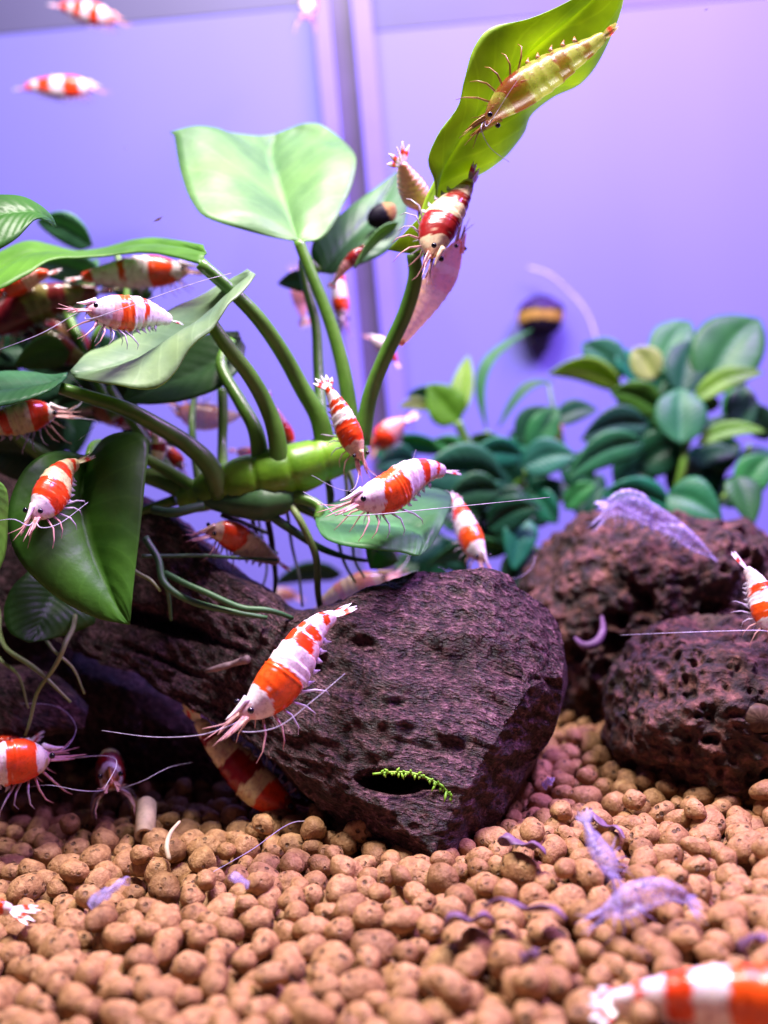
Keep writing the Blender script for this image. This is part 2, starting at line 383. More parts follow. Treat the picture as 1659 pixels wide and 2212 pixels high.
# ------------------------------------------------------------------ driftwood
def uvlayer(o, name, co):
    me = o.data; uvl = me.uv_layers.new(name=name)
    for lp in me.loops: uvl.data[lp.index].uv = co[lp.vertex_index]
def loft(name, st, nu, nv, mat, parent=None, amp=1.0, dents=(), seed=0, cuts=()):
    """st: (Tx,Ty,Bx,By,depth,half depth cm); ring through top and bottom silhouette points"""
    T = cr([P(a, b, e) for a, b, c, d, e, f in st], nu); B = cr([P(c, d, e - (2.35 * max(0, d - 1600) / 260 if cuts else 0)) for a, b, c, d, e, f in st], nu)
    D = cr([f * .01 for *_, f in st], nu); V = []; Fc = []; GR = []
    sh = Vector((seed * 11.3, 0, 0))
    for i in range(nu):
        m = (T[i] + B[i]) / 2; h = (T[i] - B[i]) / 2; vd = (CAM - m).normalized(); vd = (vd - h * (vd.dot(h) / max(1e-12, h.length_squared))).normalized()
        for j in range(nv):
            a = 2 * math.pi * j / nv; ca, sa = math.cos(a), math.sin(a)
            ex = .72; rc = math.copysign(abs(ca) ** ex, ca); rs = math.copysign(abs(sa) ** ex, sa)
            rad = h * rc + vd * (D[i] * rs); p = m + rad; n = rad.normalized()
            for cp, cn in cuts:
                k_ = (p - cp).dot(cn)
                if k_ > 0: p = p - cn * (k_ * .92); n = (n + cn).normalized()
            gv = p - CAM; gx = gv.dot(RT) * 100; gz = gv.dot(F) * 100; gy = gv.dot(UP) * 100
            gy += lin([(-9, -4.6), (-1.4, -.85), (-.5, -.55), (1.2, -.35), (2.0, 0), (4, 1.2)], gx) if gx > -9 else -4.6
            GR.append((gx, gy, gz)); q = Vector((gx * .34, gy * .95, gz * .95)) + sh
            n1 = noise.noise(q * .7) * .22 + noise.noise(q * 1.9) * .055
            led = noise.noise(Vector((gx * .22, gy * 1.5, gz * .8)) + sh)
            ridge = (abs(led) ** .6) * .07; L_, w, dd = gx, gy, gz
            q2 = Vector((L_ * 1.5, w * 3.8, dd * 3.0)) + sh
            n2 = noise.noise(q2) * .06 + noise.noise(q2 * 2.3) * .045 + noise.noise(Vector((L_ * 6, w * 14, dd * 10))) * .030
            e = amp * (n1 + ridge - .06 + n2) * .01 * min(1, h.length / .006)
            p = p + n * e
            pr = proj(p)
            for (dx, dy, rx, ry, dep, ang) in dents:
                if pr and sa > .1:
                    ux, uy = pr[0] - dx, pr[1] - dy; ux, uy = ux * math.cos(ang) + uy * math.sin(ang), -ux * math.sin(ang) + uy * math.cos(ang)
                    g = math.exp(-((ux / rx) ** 2 + (uy / ry) ** 2) ** 1.6); p = p + (p - CAM).normalized() * (dep * .01 * g)
            V.append(p)
    for i in range(nu - 1):
        for j in range(nv): j2 = (j + 1) % nv; Fc.append((i * nv + j, i * nv + j2, (i + 1) * nv + j2, (i + 1) * nv + j))
    for i in (0, nu - 1):
        c = sum((V[i * nv + j] for j in range(nv)), Vector()) / nv; V.append(c); GR.append(GR[i * nv]); k = len(V) - 1
        for j in range(nv):
            f = (i * nv + j, i * nv + (j + 1) % nv, k); Fc.append(f if i else f[::-1])
    o = link(name, V, Fc, mat, parent); at = o.data.attributes.new('grain', 'FLOAT_VECTOR', 'POINT'); at.data.foreach_set('vector', [x for g in GR for x in g]); return o
st = [(-120, 960, -160, 1330, 18.5, 2.0), (60, 990, 20, 1360, 18.2, 1.9), (180, 1030, 120, 1385, 17.6, 1.8), (330, 1085, 190, 1415, 17.0, 1.6), (480, 1205, 290, 1450, 16.4, 1.4), (585, 1280, 410, 1530, 16.0, 1.3),
      (640, 1322, 490, 1575, 15.8, 1.35), (720, 1306, 560, 1640, 15.8, 1.6), (810, 1284, 640, 1725, 15.9, 1.9), (900, 1280, 745, 1790, 15.9, 2.1), (1000, 1306, 860, 1845, 15.9, 2.2),
      (1090, 1326, 975, 1872, 15.8, 2.1), (1162, 1334, 1040, 1810, 15.7, 1.9), (1202, 1352, 1120, 1700, 15.6, 1.6), (1222, 1415, 1185, 1610, 15.6, 1.1), (1228, 1470, 1210, 1540, 15.6, .45)]
drift = loft('driftwood', st, 260, 230, MAT['wood'], dents=[(842, 1692, 52, 19, 1.1, .12), (905, 1690, 40, 9, .5, .25), (330, 1342, 120, 20, .6, .25), (1060, 1452, 130, 5, .05, .14), (430, 1372, 120, 9, .14, .35), (360, 1430, 90, 8, .14, .4)],
    cuts=[(P(900, 1500, 14.15), camv(.02, .26, .96)), (P(1105, 1650, 14.35), camv(.70, -.28, .66)), (P(1165, 1350, 14.9), camv(.60, .50, .62)), (P(640, 1690, 14.4), camv(-.5, -.42, .75)), (P(880, 1790, 13.35), camv(.0, -.22, .97)), (P(900, 1290, 14.7), camv(-.1, .62, .78)), (P(760, 1400, 14.45), camv(-.42, .25, .87))])
tag(drift, 'big dark purple-brown driftwood log with a blunt rounded knob resting on the clay gravel', 'driftwood')
loft('branch', [(-200, 1180, -200, 1620, 20.5, 1.5), (60, 1230, 20, 1640, 20.2, 1.4), (250, 1330, 200, 1650, 19.8, 1.2), (460, 1450, 430, 1660, 19.2, .8)], 70, 60, MAT['wood'], drift, .6, seed=9)
loft('branch', [(-120, 1400, -120, 1620, 17.2, 1.0), (30, 1440, 10, 1600, 16.8, .9), (130, 1475, 110, 1580, 16.5, .6), (190, 1530, 180, 1580, 16.3, .3)], 60, 60, MAT['wood'], drift, .6, seed=3)
loft('branch', [(180, 1380, 60, 1600, 19, 1.2), (330, 1440, 240, 1640, 18.6, 1.1), (500, 1540, 430, 1690, 18.0, .9), (640, 1640, 600, 1740, 17.4, .7)], 60, 60, MAT['wood'], drift, .6, seed=5)

def surface_hit(x, y, ob=None):
    """depth of an object's front at a photo pixel"""
    bpy.context.view_layer.update(); ob = ob or drift
    inv = ob.matrix_world.inverted(); ok, loc, nrm, idx = ob.ray_cast(inv @ CAM, ray(x, y).normalized())
    return proj(ob.matrix_world @ loc)[2] if ok else 15
# ------------------------------------------------------------------ lava stones
def blob(name, outline, d, thick, mat, nu, nv, pits, seed, algae=None, flatback=.8):
    cx = sum(p[0] for p in outline) / len(outline); cy = sum(p[1] for p in outline) / len(outline)
    pol = sorted((math.atan2(y - cy, x - cx), math.hypot(x - cx, y - cy)) for x, y in outline)
    def rad(a):
        n = len(pol)
        for i in range(n):
            a0, r_0 = pol[i]; a1, r_1 = pol[(i + 1) % n]
            if i == n - 1: a1 += 2 * math.pi
            for aa in (a, a + 2 * math.pi):
                if a0 <= aa <= a1:
                    f = (aa - a0) / max(1e-6, a1 - a0); return r_0 + (r_1 - r_0) * f
        return pol[0][1]
    c = P(cx, cy, d); u_ = px(d); V = []; Fc = []; off = Vector((seed * 5.1, seed * 2.7, 0)); al = []
    vd = (CAM - c).normalized(); ax = RT - vd * RT.dot(vd); ax.normalize(); ay = vd.cross(ax)
    for i in range(nu + 1):
        th = math.pi * i / nu; st_, ct = math.sin(th), math.cos(th)
        for j in range(nv):
            a = -math.pi + 2 * math.pi * j / nv; r = rad(a) * u_
            k = abs(st_) ** .8; z = math.copysign(abs(ct) ** .85, ct) * thick * .01 * (1 if ct > 0 else flatback)
            p = c + (ax * math.cos(a) - ay * math.sin(a)) * (r * k) + vd * z
            n = (p - c).normalized(); q = p * 100 + off
            e = noise.noise(q * .55) * .26 + noise.noise(q * 1.2) * .19 + noise.noise(q * 2.6) * .12 + noise.noise(q * 6) * .07 + noise.noise(q * 12) * .036
            q = q + noise.noise_vector(q * 2.2) * .16
            for sc, dp in pits:
                vv = noise.voronoi(q * sc)[0][0]; g = max(0, 1 - vv / .40); e -= dp * min(1, g * 1.8) * (1 if noise.noise(q * .9 + off) > -.12 else .25)
            V.append(p + n * (e * .01)); al.append(algae(*proj(V[-1])[:2]) if algae else 0.0)
    for i in range(nu):
        for j in range(nv): j2 = (j + 1) % nv; Fc.append((i * nv + j, (i + 1) * nv + j, (i + 1) * nv + j2, i * nv + j2))
    o = link(name, V, Fc, mat); at = o.data.attributes.new('algae', 'FLOAT', 'POINT'); at.data.foreach_set('value', al); return o
ol = [(1120, 1290), (1160, 1210), (1215, 1150), (1290, 1125), (1370, 1112), (1450, 1125), (1530, 1135), (1600, 1130), (1645, 1170), (1660, 1230), (1690, 1330), (1700, 1450), (1660, 1560), (1500, 1600), (1330, 1610), (1230, 1560), (1180, 1450), (1130, 1370)]
o = blob('lava_rock', ol, 20.0, 2.6, MAT['lava'], 190, 260, [(1.7, .40), (3.4, .20)], 1)
tag(o, 'pitted reddish-brown lava rock behind, topped by a pale lilac shed shrimp skin', 'rock')
ol = [(1312, 1560), (1318, 1480), (1365, 1405), (1440, 1362), (1530, 1350), (1620, 1340), (1720, 1340), (1800, 1450), (1820, 1600), (1800, 1740), (1700, 1790), (1600, 1775), (1500, 1730), (1420, 1690), (1350, 1665), (1320, 1620)]
o = blob('lava_rock', ol, 16.7, 2.2, MAT['lava'], 190, 240, [(2.6, .10), (5.2, .09)], 2, algae=lambda x, y: max(.25, min(1, 1.3 - math.hypot((x - 1560) / 260, (y - 1470) / 200))))
lava2 = o
tag(o, 'dark lava rock with olive algae film and a tan snail, resting on the clay gravel', 'rock')
ol = [(1195, 1600), (1205, 1500), (1250, 1440), (1320, 1430), (1360, 1520), (1350, 1640), (1290, 1690), (1220, 1670)]
o = blob('lava_rock', ol, 21.5, 1.2, MAT['lava'], 70, 90, [(2.0, .2)], 4); tag(o, 'small shadowed lava stone in the dark gap between driftwood and the larger rocks', 'rock')

# ------------------------------------------------------------------ leaves and plants
def surf_leaf(name, L, M, Rr, color, parent, bulge=.10, n=26, m=8, wave=.03, seed=0, thick=.00022):
    L, M, Rr = cr(L, n), cr(M, n), cr(Rr, n); V, Fc, UV = [], [], []; cols = 2 * m + 1
    for i in range(n):
        v = i / (n - 1); wd = (Rr[i] - L[i]); tn = (M[min(i + 1, n - 1)] - M[max(i - 1, 0)])
        nn = wd.cross(tn); nn = nn.normalized() if nn.length > 1e-12 else -F
        if nn.dot(F) > 0: nn = -nn
        for k in range(cols):
            s_ = (k - m) / m; E = L[i] if s_ < 0 else Rr[i]; f = abs(s_); p = M[i].lerp(E, f)
            hw = (E - M[i]).length
            z = bulge * hw * math.sin(math.pi * min(1, f * 1.0)) + wave * hw * noise.noise(Vector((f * 1.5 + seed, v * 5, s_ + seed * 3))) * f
            z += .00003 * math.sin((v * 62 - f * 17)) * min(1, hw / .006)
            z -= .00035 * math.exp(-(f * 9) ** 2) * min(1, hw / .006)
            V.append(p + nn * z); UV.append((.5 + s_ / 2, v))
    for i in range(n - 1):
        for k in range(cols - 1): a = i * cols + k; Fc.append((a, a + 1, a + cols + 1, a + cols))
    o = link(name, V, Fc, MAT['leaf'], parent, origin=V[m]); uvlayer(o, 'blade', UV); o.color = (*color, 1)
    md = o.modifiers.new('thickness', 'SOLIDIFY'); md.thickness = thick; md.offset = 0
    return o
def px3(lst): return [P(*q) for q in lst]
def gleaf(parent, base, tip, hw, d0, d1, tw=0, color=(.05, .16, .06), fold=.15, droop=.12, n=16, m=5, prof=.75, name='leaf', curve=0):
    """leaf from base pixel to tip pixel; tw turns the blade about its length (0 = faces the viewer)"""
    A = P(*base, d0); B = P(*tip, d1); ax = (B - A); per = ax.cross(-F).normalized(); fr = per.cross(ax).normalized()
    if fr.dot(F) > 0: fr = -fr
    side = per * math.cos(tw) + fr * math.sin(tw); nor = fr * math.cos(tw) - per * math.sin(tw); u_ = px((d0 + d1) / 2); Ln = ax.length
    L, M, Rr = [], [], []
    for i in range(9):
        v = i / 8; c = A + ax * v + Vector((0, 0, 1)) * (droop * Ln * math.sin(math.pi * v)) + per * (curve * Ln * math.sin(math.pi * v))
        ww = hw * u_ * max(.03, math.sin(math.pi * min(1, v ** prof)) ** .75); up = nor * (fold * ww)
        L.append(c - side * ww + up); M.append(c); Rr.append(c + side * ww + up)
    return surf_leaf(name, L, M, Rr, color, parent, .08, n, m, .08, seed=base[0] * .37)
def petiole(leaf, pts, wpx, mat='stem', dd=None):
    pp = px3(pts); rr = [w_ * .5 * px(pts[0][2]) for w_ in wpx]
    return tube_obj('petiole', pp, rr, MAT[mat], leaf, 26, 12)

anu = empty('anubias_plant', P(560, 1110, 15.8)); tag(anu, 'broad-leaved green anubias plant with thick rhizome growing on top of the driftwood', 'plant')
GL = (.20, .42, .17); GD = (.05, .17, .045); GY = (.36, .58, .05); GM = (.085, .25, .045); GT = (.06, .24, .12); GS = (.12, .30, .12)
# large pale leaf, upper centre
l1 = surf_leaf('leaf', px3([(642, 522, 16.2), (540, 500, 16.0), (450, 462, 15.9), (410, 405, 16.2), (388, 345, 16.7), (377, 282, 17.2), (372, 277, 17.4), (450, 293, 18.1), (540, 299, 18.4), (600, 290, 18.5)]),
    px3([(645, 522, 16.2), (634, 490, 16.5), (620, 450, 16.9), (606, 415, 17.3), (594, 380, 17.6), (584, 350, 17.9), (584, 325, 18.2), (590, 305, 18.4), (600, 288, 18.5)]),
    px3([(655, 522, 16.2), (690, 515, 16.2), (722, 480, 16.3), (748, 420, 16.6), (768, 365, 17.0), (766, 328, 17.4), (742, 300, 17.8), (700, 281, 18.2), (655, 277, 18.4), (600, 288, 18.5)]), GL, anu, .07, 40, 12, .16, 2)
petiole(l1, [(645, 520, 16.2), (668, 580, 16.2), (700, 660, 16.2), (727, 740, 16.2), (748, 830, 16.2), (765, 960, 16.2)], (24, 26, 30, 36))
# yellow-green leaf, upper right (underside seen, light from above)
l2 = surf_leaf('leaf', px3([(838, 540, 15.3), (885, 490, 15.0), (935, 440, 14.8), (940, 395, 14.7), (924, 345, 14.6), (945, 290, 14.5), (988, 230, 14.4), (1000, 170, 14.2), (1020, 105, 14.1), (1060, 60, 14.0), (1150, 38, 13.9), (1240, -5, 13.8), (1345, -70, 13.6)]),
    px3([(893, 548, 15.2), (903, 500, 15.1), (922, 440, 15.0), (945, 390, 14.9), (970, 345, 14.8), (1000, 300, 14.7), (1035, 252, 14.6), (1070, 205, 14.5), (1108, 155, 14.4), (1160, 105, 14.3), (1225, 50, 14.1), (1290, -10, 13.9), (1350, -70, 13.6)]),
    px3([(908, 560, 15.5), (930, 520, 15.6), (960, 460, 15.7), (1000, 398, 15.6), (1050, 370, 15.5), (1095, 330, 15.4), (1130, 285, 15.3), (1150, 245, 15.2), (1200, 207, 15.1), (1255, 178, 15.0), (1300, 115, 14.7), (1340, 20, 14.2), (1352, -70, 13.6)]), GY, anu, .16, 52, 12, .10, 5)
petiole(l2, [(893, 548, 15.2), (897, 600, 15.3), (874, 680, 15.5), (832, 770, 15.7), (798, 860, 15.9), (782, 960, 16.0)], (30, 34, 34, 38))
# slanting pale leaf with a shrimp on it
l3 = surf_leaf('leaf', px3([(535, 582, 15.0), (480, 612, 15.7), (400, 660, 16.1), (330, 706, 16.1), (250, 745, 15.9), (195, 770, 15.4), (152, 803, 14.7)]),
    px3([(545, 588, 14.9), (490, 640, 15.0), (420, 700, 15.0), (350, 745, 15.0), (280, 780, 14.9), (210, 800, 14.7), (154, 806, 14.6)]),
    px3([(553, 594, 14.8), (512, 650, 14.4), (462, 708, 14.2), (405, 760, 14.1), (335, 832, 14.0), (240, 835, 14.2), (160, 815, 14.5)]), (.30, .47, .27), anu, .10, 34, 10, .12, 8)
petiole(l3, [(450, 690, 15.0), (492, 750, 15.1), (540, 812, 15.3), (575, 875, 15.5), (597, 940, 15.6), (606, 1030, 15.7)], (30, 34, 38, 46))
# dark leaf below it
l4 = surf_leaf('leaf', px3([(515, 716, 16.6), (460, 720, 16.8), (400, 745, 16.9), (330, 790, 16.8), (285, 830, 16.6), (262, 866, 16.5)]),
    px3([(522, 735, 16.6), (480, 770, 16.5), (430, 800, 16.5), (370, 825, 16.5), (320, 845, 16.5), (262, 868, 16.5)]),
    px3([(530, 750, 16.6), (520, 795, 16.4), (475, 838, 16.2), (405, 865, 16.2), (330, 873, 16.3), (264, 870, 16.5)]), (.05, .14, .05), anu, .08, 24, 8, .06, 3)
petiole(l4, [(500, 735, 16.4), (478, 790, 16.2), (520, 870, 15.9), (552, 930, 15.8), (566, 1010, 15.8)], (22, 26, 30, 40))
# wavy leaf seen edge on, upper left
l5 = surf_leaf('leaf', px3([(440, 530, 15.3), (390, 521, 16.2), (335, 515, 16.9), (285, 521, 17.2), (225, 540, 17.3), (165, 546, 17.2), (110, 530, 17.0), (60, 521, 16.8), (0, 545, 16.6), (-60, 590, 16.4)]),
    px3([(445, 545, 15.1), (395, 533, 15.7), (335, 528, 16.2), (285, 533, 16.4), (225, 547, 16.4), (165, 552, 16.4), (110, 545, 16.3), (60, 548, 16.1), (0, 580, 15.9), (-60, 620, 15.7)]),
    px3([(438, 572, 14.9), (385, 557, 15.2), (330, 546, 15.5), (285, 546, 15.6), (230, 553, 15.6), (170, 557, 15.5), (110, 562, 15.4), (60, 592, 15.2), (0, 624, 15.0), (-60, 650, 14.9)]), (.12, .34, .04), anu, .05, 36, 8, .0, 4)
petiole(l5, [(432, 568, 14.9), (500, 628, 15.1), (560, 690, 15.3), (612, 765, 15.6), (652, 838, 15.8), (690, 905, 15.9), (706, 985, 16.0)], (28, 34, 38, 50))
# curled leaf, far upper left
l6 = surf_leaf('leaf', px3([(121, 490, 14.6), (112, 470, 14.5), (90, 447, 14.4), (50, 426, 14.3), (0, 422, 14.2), (-60, 430, 14.1)]), px3([(118, 486, 14.5), (105, 472, 14.2), (80, 460, 14.0), (40, 455, 13.9), (0, 460, 13.8), (-60, 470, 13.8)]),
    px3([(114, 488, 14.4), (100, 478, 14.0), (75, 474, 13.7), (38, 512, 13.5), (0, 537, 13.4), (-60, 570, 13.3)]), (.04, .19, .02), anu, .06, 20, 7, 0, 1)
petiole(l6, [(-60, 450, 14.0), (-90, 600, 15.0), (-60, 800, 16), (60, 960, 16.6), (250, 1060, 16.6)], (26, 30, 34, 40))
# leaf at the left edge, mid height
l8 = surf_leaf('leaf', px3([(146, 806, 14.9), (110, 812, 15.3), (60, 806, 15.5), (0, 806, 15.5), (-70, 820, 15.4)]), px3([(144, 814, 14.8), (105, 832, 14.7), (60, 838, 14.6), (0, 845, 14.5), (-70, 855, 14.5)]),
    px3([(143, 818, 14.7), (105, 845, 14.2), (55, 864, 14.0), (0, 877, 13.9), (-70, 890, 13.9)]), (.07, .26, .10), anu, .10, 18, 7, 0, 6)
petiole(l8, [(130, 838, 14.9), (200, 860, 15.0), (275, 885, 15.1), (345, 922, 15.3), (405, 960, 15.5), (452, 1005, 15.6), (478, 1070, 15.8)], (26, 34, 40, 52))
# big heart-shaped leaf lower left
l9 = surf_leaf('leaf', px3([(190, 985, 15.2), (120, 975, 14.8), (60, 1005, 14.4), (25, 1070, 14.2), (18, 1140, 14.1), (45, 1215, 14.1), (120, 1288, 14.2), (205, 1333, 14.3), (278, 1349, 14.3)]),
    px3([(190, 990, 15.2), (182, 1030, 15.0), (177, 1080, 14.8), (185, 1130, 14.7), (200, 1180, 14.6), (217, 1225, 14.5), (236, 1270, 14.4), (256, 1310, 14.35), (279, 1349, 14.3)]),
    px3([(195, 985, 15.2), (228, 942, 15.2), (275, 931, 15.1), (319, 955, 15.0), (313, 1040, 14.7), (303, 1140, 14.5), (293, 1225, 14.4), (285, 1300, 14.3), (281, 1349, 14.3)]), (.085, .27, .03), anu, .10, 40, 12, .07, 9)
petiole(l9, [(192, 988, 15.3), (210, 960, 15.8), (280, 975, 16.2), (350, 1010, 16.2), (430, 1060, 16.0)], (20, 24, 26, 30))
l10 = surf_leaf('leaf', px3([(-20, 1030, 13.4), (-50, 1080, 13.2), (-60, 1150, 13.2), (-50, 1220, 13.2), (-30, 1260, 13.3)]), px3([(-18, 1032, 13.4), (-22, 1080, 13.4), (-22, 1150, 13.4), (-20, 1210, 13.4), (-28, 1262, 13.3)]),
    px3([(-8, 1035, 13.5), (14, 1060, 13.6), (16, 1120, 13.7), (10, 1200, 13.6), (-20, 1262, 13.4)]), (.16, .42, .05), anu, .05, 14, 5, 0, 2)
l11 = surf_leaf('leaf', px3([(60, 1235, 15.6), (25, 1270, 15.4), (8, 1320, 15.3), (20, 1365, 15.2), (60, 1388, 15.2)]), px3([(120, 1270, 15.8), (110, 1300, 15.7), (95, 1330, 15.5), (80, 1360, 15.4), (62, 1388, 15.2)]),
    px3([(200, 1320, 15.9), (205, 1345, 15.8), (170, 1362, 15.7), (120, 1378, 15.5), (64, 1389, 15.2)]), (.06, .20, .035), anu, .08, 16, 6, 0, 3)
petiole(l11, [(110, 1275, 15.9), (180, 1210, 16.3), (280, 1120, 16.5), (380, 1080, 16.4)], (18, 20, 22, 26))
# leaf under the shrimp in the centre
l12 = surf_leaf('leaf', px3([(684, 1112, 15.6), (720, 1084, 16.0), (790, 1062, 16.5), (880, 1054, 16.7), (955, 1056, 16.6), (977, 1075, 16.2), (958, 1130, 15.5), (930, 1178, 15.0), (906, 1199, 14.7)]),
    px3([(681, 1124, 15.4), (730, 1128, 15.4), (790, 1130, 15.4), (840, 1132, 15.4), (880, 1140, 15.3), (905, 1150, 15.2), (915, 1165, 15.0), (912, 1182, 14.85), (906, 1199, 14.7)]),
    px3([(683, 1134, 15.2), (700, 1163, 14.9), (740, 1178, 14.7), (795, 1184, 14.6), (835, 1187, 14.6), (865, 1192, 14.6), (885, 1197, 14.6), (897, 1200, 14.6), (906, 1200, 14.7)]), (.12, .38, .14), anu, .05, 30, 10, .05, 11)
petiole(l12, [(686, 1122, 15.5), (690, 1095, 15.6), (655, 1078, 15.7), (600, 1072, 15.8)], (18, 22, 25, 30))
l13 = gleaf(anu, (830, 1170), (800, 1228), 50, 16.6, 16.2, .5, (.10, .36, .08)); petiole(l13, [(830, 1172, 16.6), (780, 1150, 16.6), (700, 1120, 16.4), (620, 1085, 16.1)], (12, 14, 16, 18))
# grey-green leaf behind, upper centre
l14 = surf_leaf('leaf', px3([(686, 590, 17.6), (672, 545, 17.7), (690, 505, 17.8), (745, 455, 18.0), (800, 415, 18.2), (862, 368, 18.5)]), px3([(700, 590, 17.5), (720, 555, 17.5), (750, 520, 17.6), (785, 485, 17.8), (822, 440, 18.1), (863, 368, 18.5)]),
    px3([(715, 592, 17.4), (770, 575, 17.3), (830, 548, 17.3), (868, 505, 17.5), (880, 450, 17.9), (868, 370, 18.5)]), (.10, .26, .12), anu, .08, 22, 8, .05, 3)
petiole(l14, [(690, 585, 17.5), (655, 560, 17.4), (662, 620, 17.3), (682, 700, 17.2), (688, 800, 17.0), (700, 980, 16.4)], (16, 20, 22, 26))
gleaf(anu, (860, 480), (765, 580), 14, 16.6, 16.6, .9, (.14, .32, .14), name='leaf')
gleaf(anu, (690, 620), (600, 612), 24, 18.8, 18.8, .4, (.06, .20, .10))
# leaves behind on the left
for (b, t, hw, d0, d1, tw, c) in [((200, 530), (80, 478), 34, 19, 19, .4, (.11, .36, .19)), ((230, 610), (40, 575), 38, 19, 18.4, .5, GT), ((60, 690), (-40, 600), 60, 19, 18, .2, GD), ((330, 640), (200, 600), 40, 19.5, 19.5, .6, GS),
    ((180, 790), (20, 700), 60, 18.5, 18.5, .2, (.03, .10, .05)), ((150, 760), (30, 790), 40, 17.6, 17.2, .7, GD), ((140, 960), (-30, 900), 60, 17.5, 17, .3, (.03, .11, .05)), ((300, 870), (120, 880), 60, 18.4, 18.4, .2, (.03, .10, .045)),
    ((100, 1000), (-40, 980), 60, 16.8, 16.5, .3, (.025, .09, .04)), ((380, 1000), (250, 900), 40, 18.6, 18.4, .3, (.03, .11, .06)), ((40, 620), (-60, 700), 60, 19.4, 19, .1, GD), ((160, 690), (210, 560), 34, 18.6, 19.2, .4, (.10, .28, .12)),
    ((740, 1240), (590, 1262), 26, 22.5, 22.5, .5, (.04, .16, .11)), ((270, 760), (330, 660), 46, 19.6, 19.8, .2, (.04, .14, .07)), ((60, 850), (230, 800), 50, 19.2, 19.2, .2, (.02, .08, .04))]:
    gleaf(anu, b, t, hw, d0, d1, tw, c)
for pts, w_ in [([(235, 835, 17), (268, 885, 17), (302, 935, 17), (345, 990, 16.9), (385, 1040, 16.6)], (20, 22, 24, 26)), ([(480, 840, 17.2), (482, 900, 17.1), (480, 960, 17), (482, 1030, 16.5)], (22, 22, 20, 26)),
    ([(310, 1025, 16.6), (360, 1042, 16.4), (420, 1068, 16.2), (490, 1085, 16)], (36, 40, 44, 50)), ([(250, 540, 18.5), (275, 640, 18.2), (210, 720, 18), (200, 800, 17.8)], (14, 16, 18, 18)), ([(128, 640, 18.2), (165, 720, 18), (195, 800, 17.8), (250, 900, 17.6)], (20, 20, 22, 24)),
    ([(420, 850, 18), (415, 930, 17.6), (430, 1040, 16.6)], (14, 16, 20))]:
    tube_obj('stem', px3(pts), [k * .5 * px(pts[0][2]) for k in w_], MAT['stem'], anu, 24, 12)
# rhizome with growth rings
pts = px3([(395, 1080, 16.3), (430, 1070, 16.2), (470, 1055, 16.0), (560, 1036, 15.9), (640, 1012, 15.9), (720, 985, 16.1), (790, 972, 16.4)]); path, ln = arclen(pts, 90)
V, Fc = [], []; tube(V, Fc, path, [px(16) * lin([(0, 30), (.2, 46), (.4, 60), (.62, 56), (.82, 46), (.95, 36), (1, 10)], i / 89) * (1 - (.07 if i % 13 == 0 else .03 if i % 13 in (1, 12) else 0)) * (1 + .05 * noise.noise(Vector((i * .12, 3, 1)))) for i in range(90)], 20); link('rhizome', V, Fc, MAT['rhiz'], anu, origin=path[0])
path = cr(px3([(430, 1075, 15.9), (520, 1085, 15.8), (590, 1085, 15.7), (650, 1060, 15.9)]), 20); V, Fc = [], []; tube(V, Fc, path, [px(16) * (38 + 7 * noise.noise(Vector((i * .5, 1, 7)))) * math.sin(.3 + 2.5 * i / 19) for i in range(20)], 14); link('rhizome', V, Fc, MAT['root'], anu, origin=path[0])
